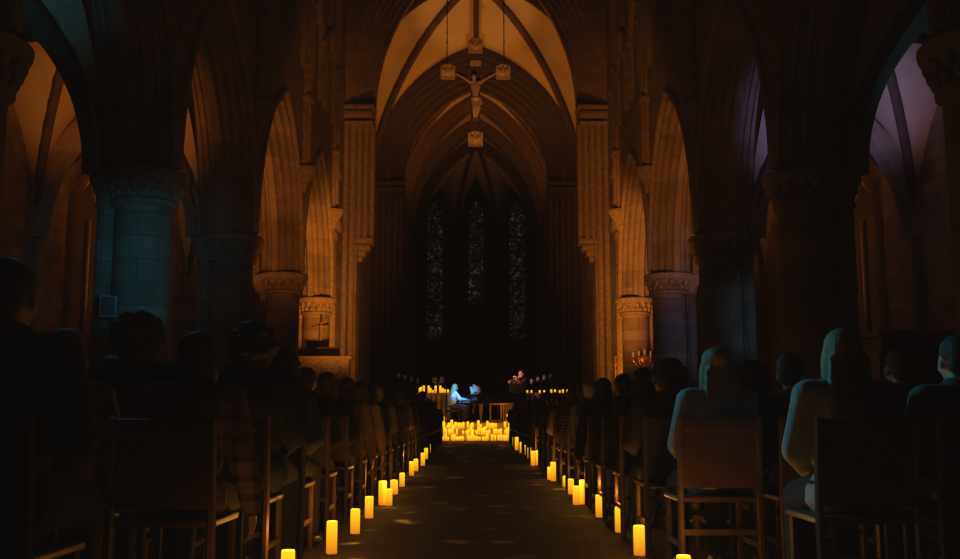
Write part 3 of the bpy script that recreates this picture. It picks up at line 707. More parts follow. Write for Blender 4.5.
def build_body(J, voxel=.010):
    b = MB(); c = {}
    P = lambda k: V(J[k])
    R = Euler(J.get('hrot', (0, 0, 0))).to_matrix()
    headm(b, P('head'), R)
    b.cap(P('neck'), P('head')+R@V((0, -.025, -.05)), .056, .05)
    ax = (P('shR')-P('shL')).normalized()
    up = (P('chest')-P('pelvis')).normalized(); fw = up.cross(ax).normalized(); TR = Matrix((ax, fw, up)).transposed()
    b.ell(P('pelvis'), (.165, .125, .12), TR); b.ell(P('pelvis').lerp(P('chest'), .5), (.14, .105, .17), TR); b.ell(P('chest'), (.165, .115, .17), TR)
    b.cap(P('shL'), P('shR'), .055, .055); b.cap(P('chest')+up*.1, P('neck'), .075, .055)
    for s in 'LR':
        sg = -1 if s == 'L' else 1
        b.chain([P('sh'+s), P('el'+s), P('wr'+s)], [.052, .04, .027])
        hand(b, P('wr'+s), V(J['hd'+s]), V(J['hn'+s]), J.get('th'+s, sg), 1.0, J.get('curl'+s, .5))
        b.chain([P('pelvis')+ax*sg*.09, P('kn'+s), P('an'+s)], [.09, .058, .038])
        t = V(J['toe'+s]).normalized(); a = P('an'+s); b.cap(a+V((0, 0, -.04))-t*.04, a+V((0, 0, -.055))+t*.13, .035, .028)
    return b.remesh('body', voxel, 2)
def build_top(J, g=.022, hem=.0, voxel=.012, sleeve=1.0, collar=True):
    b = MB(); P = lambda k: V(J[k])
    ax = (P('shR')-P('shL')).normalized(); up = (P('chest')-P('pelvis')).normalized(); fw = up.cross(ax).normalized(); TR = Matrix((ax, fw, up)).transposed()
    b.ell(P('pelvis')+up*.02, (.165+g, .125+g, .13), TR); b.ell(P('pelvis').lerp(P('chest'), .5), (.15+g, .112+g, .19), TR); b.ell(P('chest'), (.17+g, .118+g, .18+g*.4), TR)
    b.cap(P('shL'), P('shR'), .058+g, .058+g); b.cap(P('chest')+up*.1, P('neck')-up*.01, .09+g, .052+g*.6)
    if collar: b.tube([P('neck')+up*-.02, P('neck')+up*.035], [.075+g*.4, .066+g*.4], 16)
    for s in 'LR':
        w = P('el'+s).lerp(P('wr'+s), sleeve*.93) if sleeve > 0 else P('el'+s)
        b.chain([P('sh'+s), P('el'+s)], [.056+g, .045+g])
        if sleeve > 0: b.chain([P('el'+s), w], [.045+g, .032+g*.8])
    if hem:
        for s, sg in (('L', -1), ('R', 1)): b.cap(P('pelvis')+ax*sg*.08-up*.02, P('pelvis').lerp(P('kn'+s), .35)+ax*sg*.03, .115+g*.4, .10+g*.4)
    return b.remesh('coat', voxel, 3)
def build_legs(J, g=.014, voxel=.012, skirt=False):
    b = MB(); P = lambda k: V(J[k]); ax = (P('shR')-P('shL')).normalized()
    b.ell(P('pelvis')+V((0, 0, -.01)), (.17+g, .13+g, .115))
    if skirt:
        for s, sg in (('L', -1), ('R', 1)): b.chain([P('pelvis')+ax*sg*.08, P('kn'+s), P('an'+s)+V((0, 0, .06))], [.11, .1, .12])
        b.chain([P('pelvis'), (P('knL')+P('knR'))/2, (P('anL')+P('anR'))/2+V((0, 0, .06))], [.12, .1, .12])
    else:
        for s, sg in (('L', -1), ('R', 1)): b.chain([P('pelvis')+ax*sg*.09, P('kn'+s), P('an'+s)+V((0, 0, .03))], [.092+g, .062+g, .046+g])
    return b.remesh('trousers', voxel, 2)
def build_shoe(J, side):
    b = MB(); P = lambda k: V(J[k])
    for s in side:
        t = V(J['toe'+s]).normalized(); a = P('an'+s); sd = V((t.y, -t.x, 0)); R = Matrix((sd, t, V((0, 0, 1)))).transposed(); z = a.z-.09
        b.ell(V((a.x, a.y, z+.038))+t*.05, (.044, .135, .036), R); b.ell(V((a.x, a.y, z+.06))-t*.03, (.04, .05, .055), R)
    return b.remesh('shoe', .010, 1)
def build_hair(J, style):
    b = MB(); c = V(J['head']); R = Euler(J.get('hrot', (0, 0, 0))).to_matrix(); e = lambda o, r: b.ell(c+R@V(o), r, R, 16, 12)
    if style == 'short':
        e((0, -.026, .045), (.083, .093, .085)); e((0, -.06, -.005), (.07, .05, .07))
    elif style == 'bob':
        e((0, -.026, .045), (.088, .098, .088)); e((0, -.058, -.03), (.085, .06, .10))
        for sg in (1, -1): e((sg*.075, -.02, -.045), (.025, .055, .085))
    elif style == 'long':
        e((0, -.026, .045), (.088, .098, .088)); e((0, -.065, -.05), (.088, .055, .13)); e((0, -.085, -.19), (.10, .05, .14))
        for sg in (1, -1): e((sg*.078, -.02, -.06), (.025, .05, .11)); e((sg*.07, -.07, -.2), (.04, .045, .12))
        for k in range(9):
            x = -.08+.02*k; b.cap(c+R@V((x, -.095, -.02)), c+R@V((x*1.2, -.125, -.31+.02*(k % 3))), .016, .008, 8)
    elif style == 'bun':
        e((0, -.026, .045), (.084, .094, .085)); e((0, -.06, -.0), (.072, .05, .07)); e((0, -.10, .095), (.045, .045, .04)); e((0, -.09, .08), (.03, .03, .03))
    elif style == 'curly':
        e((0, -.03, .05), (.11, .11, .105)); e((0, -.05, -.02), (.115, .08, .10))
        r = random.Random(5)
        for k in range(70):
            a = r.uniform(0, 2*PI); z = r.uniform(-.6, 1); q = math.sqrt(max(0, 1-z*z)); x, y = q*math.cos(a)*.115, q*math.sin(a)*.11-.035
            if y > .045 and z < .45: continue
            e((x, y, .03+z*.11), (.026, .026, .026))
    elif style == 'ponytail':
        e((0, -.026, .045), (.084, .094, .085)); e((0, -.06, -.0), (.072, .05, .07)); b.chain([c+R@V((0, -.10, .05)), c+R@V((0, -.14, .0)), c+R@V((0, -.135, -.12)), c+R@V((0, -.12, -.2))], [.025, .032, .03, .01])
    return b.remesh('hair', .009, 1)

def seated(lean=0, turn=0, arm='lap', legout=0, hpitch=0, look=0):
    l = lean
    J = dict(pelvis=(0, 0, .575), chest=(l*.5, -.005, .90), neck=(l*.9, .0, 1.075), head=(l*1.1+0, .03, 1.19), shL=(-.175+l*.7, -.005, 1.005), shR=(.175+l*.7, -.005, 1.005),
             elL=(-.235, .03, .755), elR=(.235, .03, .755), wrL=(-.11, .25, .655), wrR=(.11, .25, .655), hdL=(.45, .9, -.25), hdR=(-.45, .9, -.25), hnL=(0, -.2, -1), hnR=(0, -.2, -1),
             thL=1, thR=1, knL=(-.11, .42, .52), knR=(.11, .42, .52), anL=(-.12, .41, .09), anR=(.12, .41, .09), toeL=(-.1, 1, 0), toeR=(.1, 1, 0), hrot=(hpitch, 0, turn), curlL=.5, curlR=.5)
    J['thL'] = -1; J['thR'] = 1
    if arm == 'hang':      # one arm hanging beside the chair (left hand side)
        J.update(elL=(-.27, -.02, .74), wrL=(-.30, .08, .50), hdL=(0, .25, -1), hnL=(1, 0, 0), curlL=.7)
    if arm == 'fold':
        J.update(elL=(-.25, .06, .78), elR=(.25, .06, .78), wrL=(.02, .20, .80), wrR=(-.02, .22, .84), hdL=(1, .1, 0), hdR=(-1, .1, 0), hnL=(0, -1, 0), hnR=(0, -1, 0), curlL=.3, curlR=.3)
    if legout: J.update(knL=(-.13, .44, .54), anL=(-.13-legout, .62, .09), toeL=(-.4, 1, 0))
    return J
POSES = {'lap': seated(), 'turned': seated(turn=.55, lean=.03), 'fold': seated(arm='fold', turn=-.3), 'hang': seated(arm='hang', lean=-.04, turn=.2), 'stretch': seated(legout=.12, lean=-.03, turn=-.25, arm='lap')}
HAIRS = ['short', 'bob', 'long', 'bun', 'curly', 'ponytail']
PM = {}
for k, J in POSES.items():
    PM[k] = dict(body=build_body(J), coat=build_top(J, hem=1), trousers=build_legs(J), shoeL=build_shoe(J, 'L'), shoeR=build_shoe(J, 'R'), hair={h: build_hair(J, h) for h in HAIRS})
    for m in [PM[k]['body'], PM[k]['coat'], PM[k]['trousers'], PM[k]['shoeL'], PM[k]['shoeR']]+list(PM[k]['hair'].values()): m.materials.append(None)
HAIRC = {'dark': plain('hair dark', (.018, .012, .009), .55, noise=.4, scale=40, bump=.5), 'brown': plain('hair brown', (.06, .032, .016), .5, noise=.4, scale=40, bump=.5),
         'blond': plain('hair blond', (.34, .24, .13), .5, noise=.4, scale=40, bump=.5), 'grey': plain('hair grey', (.26, .26, .27), .55, noise=.4, scale=40, bump=.5), 'auburn': plain('hair auburn', (.13, .045, .018), .5, noise=.4, scale=40, bump=.5)}
COATC = {'black': (.012, .012, .013), 'charcoal': (.035, .035, .038), 'navy': (.012, .018, .045), 'brown': (.075, .045, .025), 'olive': (.05, .05, .025), 'grey': (.11, .11, .115), 'tan': (.24, .16, .09), 'burgundy': (.07, .014, .018),
         'blue': (.03, .07, .22), 'cream': (.42, .38, .33), 'pale grey': (.33, .36, .38)}
for m_ in HAIRC.values():      # combed strands rather than blotches
    nt_ = m_.node_tree; nz = next(n for n in nt_.nodes if n.type == 'TEX_NOISE'); tc_ = next(n for n in nt_.nodes if n.type == 'TEX_COORD')
    mp_ = nt_.nodes.new('ShaderNodeMapping'); mp_.inputs['Scale'].default_value = (3.2, 3.2, .22)
    nt_.links.new(tc_.outputs['Object'], mp_.inputs[0]); nt_.links.new(mp_.outputs[0], nz.inputs['Vector'])
def setm(o, m): o.material_slots[0].link = 'OBJECT'; o.material_slots[0].material = m
def person(pose, hair, hairc, coat, p, rz, label, group, legs='dark', mirror=False, kind='plain', s=1.0):
    t = thing('person', label, 'person', p, rz, group); M = PM[pose]
    for n, me, mt in (('body', M['body'], SKIN), ('coat', M['coat'], cloth(coat+('' if kind == 'plain' else ' '+kind), COATC[coat], kind)), ('trousers', M['trousers'], cloth('trousers', (.02, .02, .025))), ('shoe', M['shoeL'], plain('shoe leather', (.012, .01, .009), .4)), ('shoe', M['shoeR'], plain('shoe leather', (.012, .01, .009), .4)), ('hair', M['hair'][hair], HAIRC[hairc])):
        o = bpy.data.objects.new(n, me); COL.objects.link(o); o.parent = t; setm(o, mt)
    t.scale = (-s if mirror else s, s, s)
    return t

# ------------------------------------------------------------------ chairs
def chair_proto():
    t = thing('church_chair', 'x', 'chair')
    MB().box((0, .02, .435), (.44, .42, .03), bev=.008).build('seat', WOOD, t)
    for sx in (-1, 1):
        MB().tube([(sx*.205, -.20, 0), (sx*.205, -.185, .43), (sx*.205, -.225, .86)], .019, 6).build('leg', WOOD, t)
        MB().tube([(sx*.195, .20, 0), (sx*.195, .20, .42)], .018, 6).build('leg', WOOD, t)
        MB().box((sx*.2, .0, .2), (.02, .4, .03)).build('side_stretcher', WOOD, t)
    MB().box((0, -.195, .27), (.40, .016, .03)).build('rear_stretcher', WOOD, t)
    m = MB(); m.box((0, -.218, .82), (.43, .024, .07), bev=.008); m.box((0, -.205, .645), (.39, .014, .30), bev=.004); m.build('backrest', WOOD, t)
    return t
CH = chair_proto()

PICK = [('black', 'dark', 'short'), ('navy', 'brown', 'bob'), ('charcoal', 'dark', 'curly'), ('brown', 'brown', 'long'), ('black', 'brown', 'ponytail'), ('olive', 'dark', 'short'), ('grey', 'grey', 'short'),
        ('burgundy', 'brown', 'long'), ('tan', 'auburn', 'bob'), ('charcoal', 'blond', 'long'), ('navy', 'dark', 'bun'), ('brown', 'dark', 'bob'), ('black', 'auburn', 'long')]
HW = {'short': 'short {} hair', 'bob': 'bobbed {} hair', 'long': 'long {} hair', 'bun': '{} hair bun', 'curly': 'curly {} hair', 'ponytail': '{} ponytail'}
SPEC = {}   # (side,row,seat): overrides
SPEC['R', 1, 0] = dict(c=('pale grey', 'blond', 'long'), pose='lap', dx=.05, rz=.12, s=.94, label='woman with long fair hair in a pale shawl, second row by the right aisle')
SPEC['R', 0, 0] = dict(c=('pale grey', 'blond', 'long'), pose='lap', dx=.36, s=.95, label='woman with long fair hair and teal lit sleeve, nearest on the right')
SPEC['R', 0, 1] = dict(c=('grey', 'dark', 'short'), pose='lap', dx=.34, label='person in a grey top at the right edge of the photo')
SPEC['R', 2, 0] = dict(c=('charcoal', 'brown', 'curly'), pose='turned', dx=-.05, s=.92, label='person with full curly brown hair, in front of the fair woman by the right aisle')
SPEC['R', 3, 0] = dict(c=('navy', 'dark', 'bob'), pose='lap')
SPEC['R', 4, 0] = dict(c=('black', 'dark', 'short'), pose='lap')
SPEC['R', 5, 0] = dict(c=('black', 'dark', 'bob'), pose='hang', label='dark coated person by the right aisle with one candlelit hand hanging beside the chair')
SPEC['R', 7, 0] = dict(c=('grey', 'brown', 'short'), pose='fold', kind='stripe', label='person in a striped grey jumper by the right aisle')
SPEC['R', 12, 0] = dict(c=('blue', 'dark', 'short'), pose='lap', label='person in a blue jacket by the right aisle near the stage')
SPEC['L', 1, 0] = dict(c=('tan', 'dark', 'bob'), pose='hang', kind='plaid', dx=.03, label='person in a tan plaid coat by the left aisle, near the camera')
SPEC['L', 0, 0] = dict(c=('navy', 'dark', 'short'), pose='lap', dx=-.27, label='broad dark figure in a navy coat at the left edge of the photo', s=1.05)
SPEC['L', 2, 0] = dict(c=('black', 'dark', 'curly'), pose='lap', dx=.07, label='person with big curly dark hair in black, by the left aisle', s=1.02)
SPEC['L', 2, 1] = dict(c=('black', 'dark', 'curly'), pose='fold', dx=-.03, s=1.06, label='tall dark person with full curly hair, second seat from the left aisle')
SPEC['L', 4, 0] = dict(c=('black', 'dark', 'short'), pose='lap')
SPEC['L', 6, 0] = dict(c=('tan', 'brown', 'long'), pose='hang')
SPEC['L', 7, 0] = dict(c=('tan', 'brown', 'bob'), pose='hang')
SPEC['L', 19, 0] = dict(c=('charcoal', 'dark', 'short'), pose='stretch', dx=-.02, label='person in charcoal near the stage stretching one leg out into the left aisle', s=1.08)
# seats the photo shows something of, by side and row
SEE_P = {('L', 0): '0', ('L', 1): '01', ('L', 2): '012', ('L', 3): '02', ('L', 4): '013', ('L', 5): '01', ('L', 6): '01', ('L', 7): '01', ('L', 8): '0', ('L', 9): '0', ('L', 10): '0', ('L', 11): '0', ('L', 12): '0', ('L', 13): '0', ('L', 14): '0', ('L', 15): '0', ('L', 16): '0', ('L', 17): '0', ('L', 18): '0', ('L', 19): '0', ('L', 21): '0', ('L', 22): '0', ('L', 23): '0', ('L', 24): '0', ('L', 26): '0', ('L', 27): '0', ('R', 0): '01', ('R', 1): '0123', ('R', 2): '0123', ('R', 3): '013', ('R', 4): '02', ('R', 5): '015', ('R', 6): '0', ('R', 7): '01', ('R', 8): '01', ('R', 9): '0', ('R', 10): '0', ('R', 11): '0', ('R', 12): '0', ('R', 13): '0', ('R', 14): '0', ('R', 15): '0', ('R', 16): '0', ('R', 17): '0', ('R', 18): '0', ('R', 20): '0', ('R', 21): '0', ('R', 22): '0', ('R', 23): '0', ('R', 24): '0', ('R', 25): '0', ('R', 26): '0'}
SEE_C = {('L', 0): '0', ('L', 1): '01', ('L', 2): '012', ('L', 3): '01', ('L', 4): '0', ('L', 5): '01', ('L', 6): '0', ('L', 7): '0', ('L', 8): '0', ('L', 9): '0', ('L', 10): '0', ('L', 11): '0', ('L', 12): '0', ('L', 13): '0', ('L', 14): '0', ('L', 15): '0', ('L', 16): '0', ('L', 17): '0', ('L', 18): '0', ('L', 19): '0', ('L', 20): '0', ('L', 21): '0', ('L', 22): '0', ('L', 23): '0', ('L', 24): '0', ('L', 25): '0', ('L', 26): '0', ('L', 27): '0', ('R', 0): '01', ('R', 1): '0123', ('R', 2): '01', ('R', 3): '013', ('R', 4): '02', ('R', 5): '0', ('R', 6): '0', ('R', 7): '0', ('R', 8): '0', ('R', 9): '0', ('R', 10): '0', ('R', 11): '0', ('R', 12): '0', ('R', 13): '0', ('R', 14): '0', ('R', 15): '0', ('R', 16): '0', ('R', 17): '0', ('R', 18): '0', ('R', 19): '0', ('R', 20): '0', ('R', 21): '0', ('R', 22): '0', ('R', 23): '0', ('R', 24): '0', ('R', 25): '0', ('R', 26): '0'}
KEYS = {}
rng = random.Random(4)
for side, sg, Y0 in (('L', -1, 3.25), ('R', 1, 4.42)):
    sn = 'left' if sg < 0 else 'right'
    nrow = 28 if side == 'L' else 27
    for r in range(nrow):
        Y = Y0+1.06*r
        if Y > 33.2: continue
        ns = 6 if r < 7 else 5 if r < 14 else 4
        for q in range(ns):
            KEY = (side, r, q)
            c, hc, hs = PICK[(r*5+q*3+(2 if side == 'R' else 0)) % len(PICK)]
            pose = rng.choice(('lap', 'lap', 'fold', 'turned', 'lap')); jx = rng.uniform(-.04, .04); jr = rng.uniform(-.12, .12); sc = rng.uniform(.89, .96) if side == 'R' else rng.uniform(.92, .99); mir = rng.random() < .5
            S = SPEC.get((side, r, q), {})
            if 'c' in S: c, hc, hs = S['c']
            if S: jx = S.get('dx', 0)*(1); sc = S.get('s', .93); jr = S.get('rz', 0); pose = S.get('pose', pose); mir = side == 'L'
            x = sg*(1.27+.53*q)
            if S: x += jx if side == 'R' else jx
            if side == 'R' and r == 0 and q > 1: x += .34
            row = f'{od(r+1)} row on the {sn}'
            seat = 'aisle seat' if q == 0 else f'{od(q+1)} seat from aisle'
            lab = S.get('label') or f'person with {HW[hs].format(hc)}, {c} coat, {seat}, {row}'
            if str(q) in SEE_C.get((side, r), ''):
                o = copy_tree(CH); KEYS[o.name] = ('C',)+KEY; o.location = (x if S and abs(jx) > .1 else sg*(1.27+.53*q) if not (side == 'R' and r == 0) else x, Y, 0); o['group'] = 'wooden chairs for the audience'
                o['label'] = f'dark wooden church chair, {seat}, {row}'
            if str(q) in SEE_P.get((side, r), ''):
                px = x+(0 if S else jx)
                KEYS[person(pose, hs, hc, c, (px, Y+.01, 0), jr, lab, 'seated audience', mirror=mir, kind=S.get('kind', 'plain'), s=sc).name] = ('P',)+KEY
drop(CH)

# ------------------------------------------------------------------ musicians
pn = at(455.5, 400, 36.9)
JP = seated(); JP.update(chest=(0, .03, .91), neck=(0, .06, 1.085), head=(0, .10, 1.20), shL=(-.165, .05, 1.01), shR=(.165, .05, 1.01), elL=(-.22, .22, .80), elR=(.22, .22, .80), wrL=(-.15, .46, .80), wrR=(.15, .46, .80),
                         hdL=(.1, 1, -.15), hdR=(-.1, 1, -.15), hnL=(0, -.1, -1), hnR=(0, -.1, -1), hrot=(-.25, 0, 0), curlL=.7, curlR=.7)
def special(J, hair, hairc, top, legs, p, rz, label, skirt=False, sleeve=1.0, s=1.0):
    t = thing('person', label, 'person', p, rz)
    obj('body', build_body(J, .008), SKIN, t); obj('top', build_top(J, .012, voxel=.009, sleeve=sleeve, collar=False), top, t)
    obj('skirt' if skirt else 'trousers', build_legs(J, .014, skirt=skirt), legs, t); [obj('shoe', build_shoe(J, q), plain('shoe leather', (.012, .01, .009), .4), t) for q in 'LR']; obj('hair', build_hair(J, hair), hairc, t)
    e = MB(); c = V(J['head']); R = Euler(J.get('hrot', (0, 0, 0))).to_matrix()
    for sg in (1, -1): e.ell(c+R@V((sg*.03, .083, .005)), (.011, .009, .008), R, 8, 6)
    e.build('eyes', plain('eye', (.03, .02, .015), .2), t, smooth=True)
    t.scale = (s, s, s); return t
PA = .42
special(JP, 'long', HAIRC['blond'], cloth('pianist top', (.5, .55, .6)), cloth('pianist skirt', (.05, .045, .09)), (pn.x-.10, 36.55, .6), -PI/2+PA, 'pianist with long fair hair lit blue, seated at the grand piano', skirt=True, s=1.04)
sb = thing('piano_bench', 'dark padded piano bench under the pianist', 'bench', (pn.x-.10, 36.55, .6), -PI/2+PA)
MB().box((0, 0, .42), (.6, .36, .08), bev=.02).build('seat', plain('bench leather', (.02, .015, .012), .4), sb)
for sx in (-1, 1):
    for sy in (-1, 1): MB().tube([(sx*.26, sy*.14, 0), (sx*.25, sy*.13, .4)], [.018, .025], 8).build('leg', LACQ, sb)
# violinist
vp = at(521.5, 400, 37.0)
JV = dict(pelvis=(0, 0, .95), chest=(0, .0, 1.27), neck=(0, .01, 1.45), head=(-.02, .04, 1.57), shL=(-.17, .0, 1.385), shR=(.17, .0, 1.385), elL=(-.22, .24, 1.25), elR=(.34, .16, 1.22), wrL=(-.24, .46, 1.38), wrR=(.18, .38, 1.33),
          hdL=(.35, .25, .9), hdR=(-.6, .6, -.1), hnL=(.8, -.5, .1), hnR=(0, -.2, -1), knL=(-.09, .02, .5), knR=(.09, .02, .5), anL=(-.1, 0, .09), anR=(.1, 0, .09), toeL=(-.2, 1, 0), toeR=(.2, 1, 0), hrot=(-.1, 0, .35), thL=-1, thR=1, curlL=.9, curlR=.9)
vrz = PI*.72
special(JV, 'bun', HAIRC['brown'], cloth('violinist top', (.06, .03, .03)), cloth('violinist skirt', (.012, .012, .014)), (vp.x, 37.0, .6), vrz, 'violinist standing behind a music stand, playing, face and arms lit pink', skirt=True, sleeve=0, s=1.12)
vi = thing('violin', 'violin held under the chin of the standing violinist', 'violin', (0, 0, 0))
VM = Matrix.Translation((vp.x, 37.0, .6)) @ Matrix.Rotation(vrz, 4, 'Z') @ Matrix.Scale(1.12, 4)
a = V((-.09, .10, 1.455)); bq = V((-.235, .50, 1.43)); d = (bq-a).normalized(); up = (V((0, 0, 1))-d*d.z).normalized(); sd = d.cross(up)
LM = Matrix((sd, d, up)).transposed().to_4x4(); LM.translation = a
vi.matrix_world = VM @ LM
m = MB()
o_ = [(0, .0, .0), (.055, .01, 0), (.082, .05, 0), (.08, .09, 0), (.055, .14, 0), (.053, .18, 0), (.066, .22, 0), (.068, .27, 0), (.05, .31, 0), (.02, .33, 0)]
poly = [(x, y) for x, y, _ in o_]+[(-x, y) for x, y, _ in reversed(o_)]
m.prism(poly, -.018, .018, lambda u, v, w: V((u, v, w))); VWOOD = plain('violin varnish', (.30, .10, .025), .25, noise=.2, scale=20); m.build('violin_body', VWOOD, vi)
MB().box((0, .42, .02), (.025, .26, .018)).build('neck', LACQ, vi); MB().ell((0, .565, .015), (.02, .035, .02)).build('scroll', VWOOD, vi); MB().box((0, .15, .03), (.05, .006, .025)).build('bridge', IVORY, vi)
bw = thing('violin_bow', 'violin bow in the right hand of the violinist', 'bow'); p0 = VM@V((.22, .40, 1.34)); p1 = VM@V((-.38, .26, 1.52))
bw.location = p0; m = MB(); m.tube([(0, 0, 0), (p1-p0)*.5+V((0, 0, .01)), p1-p0], .005, 6); m.build('stick', VWOOD, bw); MB().tube([V((0, 0, -.02)), p1-p0+V((0, 0, -.012))], .003, 5).build('bow_hair', PAPER, bw); MB().box((0, 0, -.01), (.02, .02, .025)).build('frog', LACQ, bw)
# music stand
mp = at(517, 400, 36.2); ms = thing('music_stand', 'black music stand in front of the violinist', 'music stand', (mp.x, 36.2, .6))
tz = at(517, 392, 36.2).z-.6; tz2 = at(517, 384, 36.2).z-.6
m = MB(); m.box((0, 0, (tz+tz2)/2), (.54, .02, (tz2-tz)*1.05), M=Matrix.Rotation(.25, 3, 'X'), bev=.006); m.box((0, -.05, tz+.01), (.54, .07, .015)); m.build('desk', plain('stand black', (.03, .022, .016), .45), ms)
MB().tube([(0, .02, .12), (0, .02, (tz+tz2)/2)], .014, 8).build('pole', BLACKM, ms)
for k in range(3): MB().tube([(0, .02, .25), (.26*math.cos(2.1*k+.5), .02+.26*math.sin(2.1*k+.5), .01)], .01, 6).build('leg', BLACKM, ms)
o = MB().box((0, 0, 0), (.42, .004, .28), M=Matrix.Rotation(.25, 3, 'X')).build('sheet_music', plain('score paper', (.5, .45, .38), .8), None, loc=(mp.x, 36.24, .6+(tz+tz2)/2+.02)); tag(o, 'sheet of music resting on the black music stand', 'sheet music')
# microphone stand
mx_ = at(498, 400, 35.98); mc = thing('microphone_stand', 'thin black microphone stand between piano and violinist', 'microphone stand', (mx_.x, 35.98, .6))
h = at(498, 384, 35.98).z-.6; MB().tube([(0, 0, .02), (0, 0, h)], .011, 8).build('pole', BLACKM, mc); MB().lathe([(.15, 0), (.15, .015), (.03, .03), (.015, .05)], n=20).build('base', BLACKM, mc)
MB().tube([(-.22, 0, h-.22), (0, 0, h), (.1, 0, h+.1)], .008, 6).build('boom', BLACKM, mc); MB().cap((.1, 0, h+.1), (.16, 0, h+.15), .02, .028).build('microphone', IRON, mc, smooth=True)
# grand piano: keyboard to the left, tail to the right
x0 = pn.x-.10+.66*math.cos(PA); L = 1.85; PY = 36.55+.66*math.sin(PA)
GM = Matrix.Translation((x0, PY, .6)) @ Matrix.Rotation(PA, 4, 'Z')
gp = thing('grand_piano', 'black grand piano seen from its side, keyboard end at the pianist', 'piano', (x0, PY, .6), PA)
out = [(0, -.72), (.25, -.74), (L*.95, -.74), (L, -.6), (L*.98, -.3), (L*.85, -.05), (L*.62, .15), (L*.45, .45), (L*.3, .66), (.25, .74), (0, .74)]
m = MB(); m.prism(out, .66, .96, lambda u, v, w: V((u, v, w))); m.build('case', LACQ, gp)
ld = MB(); Rm = Matrix.Rotation(math.radians(8), 4, 'X'); ld.prism([(u*.98+.25*(1-u/L), v) for u, v in out], 0, .025, lambda u, v, w: V((u, v, 1.02+w)) + V((0, 0, (v+.74)*.10))); ld.build('lid', LACQ, gp)
MB().box((-.10, 0, .70), (.24, 1.36, .05), bev=.01).build('keybed', LACQ, gp)
m = MB()
for k in range(36): m.box((-.1, -.6+.0343*k, .735), (.15, .031, .02))
m.build('white_keys', IVORY, gp)
m = MB()
for k in range(35):
    if k % 7 not in (2, 6): m.box((-.06, -.583+.0343*k, .75), (.09, .014, .02))
m.build('black_keys', LACQ, gp)
m = MB(); m.box((.28, 0, 1.14), (.03, .9, .24), M=Matrix.Rotation(-.25, 3, 'Y')); m.box((.24, 0, 1.03), (.10, .95, .02)); m.build('music_desk', plain('warm desk wood', (.35, .16, .05), .4), gp)
for x, y in ((.2, -.6), (.2, .6), (L*.82, -.35)):
    MB().lathe([(.05, .06), (.04, .12), (.05, .2), (.075, .6), (.085, .66)], (x, y, 0), 12).ell((x, y, .035), .035).build('leg', OAK, gp, smooth=40)
m = MB(); m.tube([(.2, -.08, .66), (.15, -.06, .12)], .014, 6).tube([(.2, .08, .66), (.15, .06, .12)], .014, 6); m.box((.14, 0, .1), (.12, .26, .06)); m.build('pedal_lyre', LACQ, gp)
for k, (dy, dz, w, hh2, rr) in enumerate(((-.30, .0, .26, .26, -.15), (-.0, .05, .28, .30, .12), (.30, .0, .24, .26, -.05))):
    m = MB(); R = Matrix.Rotation(-.25, 3, 'Y') @ Matrix.Rotation(rr, 3, 'X'); m.box((0, 0, 0), (.006, w, hh2), M=R); m.box((-.012, 0, .01), (.004, w*.9, hh2*.9), M=Matrix.Rotation(.12, 3, 'X') @ R)
    o = m.build('sheet_music', PAPER); o.matrix_world = GM @ Matrix.Translation((.235, dy, 1.18+dz)); tag(o, ('nearest', 'middle', 'farthest')[k]+' loose music sheet standing on the piano desk, lit blue', 'sheet music', 'music sheets on the piano')
# stage light bars either side
for px, Y, sg, lab in ((408, 38.25, -1, 'left'), (541, 38.25, 1, 'right')):
    p = at(px, 381, Y); t = thing('stage_light_stand', f'black T-bar lighting stand with four small lamps, {lab} of the stage', 'stage light', (p.x, Y, .6), 0, 'stage light stands')
    h = p.z-.6; MB().tube([(0, 0, .3), (0, 0, h)], .018, 8).build('pole', BLACKM, t)
    for k in range(3): MB().tube([(0, 0, .4), (.4*math.cos(2.1*k), .4*math.sin(2.1*k), .01)], .012, 6).build('leg', BLACKM, t)
    tl = .13*sg; MB().tube([(-.42, 0, h-tl), (.42, 0, h+tl)], .016, 8).build('cross_bar', BLACKM, t)
    for k in range(4):
        x = -.36+.24*k; z = h+tl*x/.42; m = MB(); m.lathe([(.035, -.1), (.055, -.07), (.06, .06), (.045, .075)], n=14)
        o = m.build('lamp_head', plain('lamp grey', (.35, .4, .46), .4, .3), t, smooth=40, loc=(x, 0, z+.11)); o.rotation_euler = (.25, .1*sg, 0)
p = at(437, 383, 38.2); fl_ = thing('flower_vase', 'small vase of pale dry flowers behind the left altar rail', 'vase', (p.x, 38.2, .6)); hz = p.z-.6
MB().lathe([(.2, 0), (.18, .06), (.08, .12), (.06, hz-.5), (.12, hz-.45), (.14, hz-.42)], n=16).build('pedestal', MARBLE, fl_, smooth=40)
MB().lathe([(.06, hz-.42), (.1, hz-.3), (.08, hz-.16), (.05, hz-.12), (.07, hz-.08)], n=16).build('vase', IRON, fl_, smooth=40)
m = MB(); rr = random.Random(2)
for k in range(14):
    a, q = rr.uniform(0, 6.3), rr.uniform(.05, .25); e = V((q*math.cos(a), q*math.sin(a), hz+rr.uniform(.02, .25))); m.tube([(0, 0, hz-.1), e], .006, 5); m.ell(e, (.03, .03, .045), u=8, v=6)
m.build('flowers', PAPER, fl_, smooth=True)

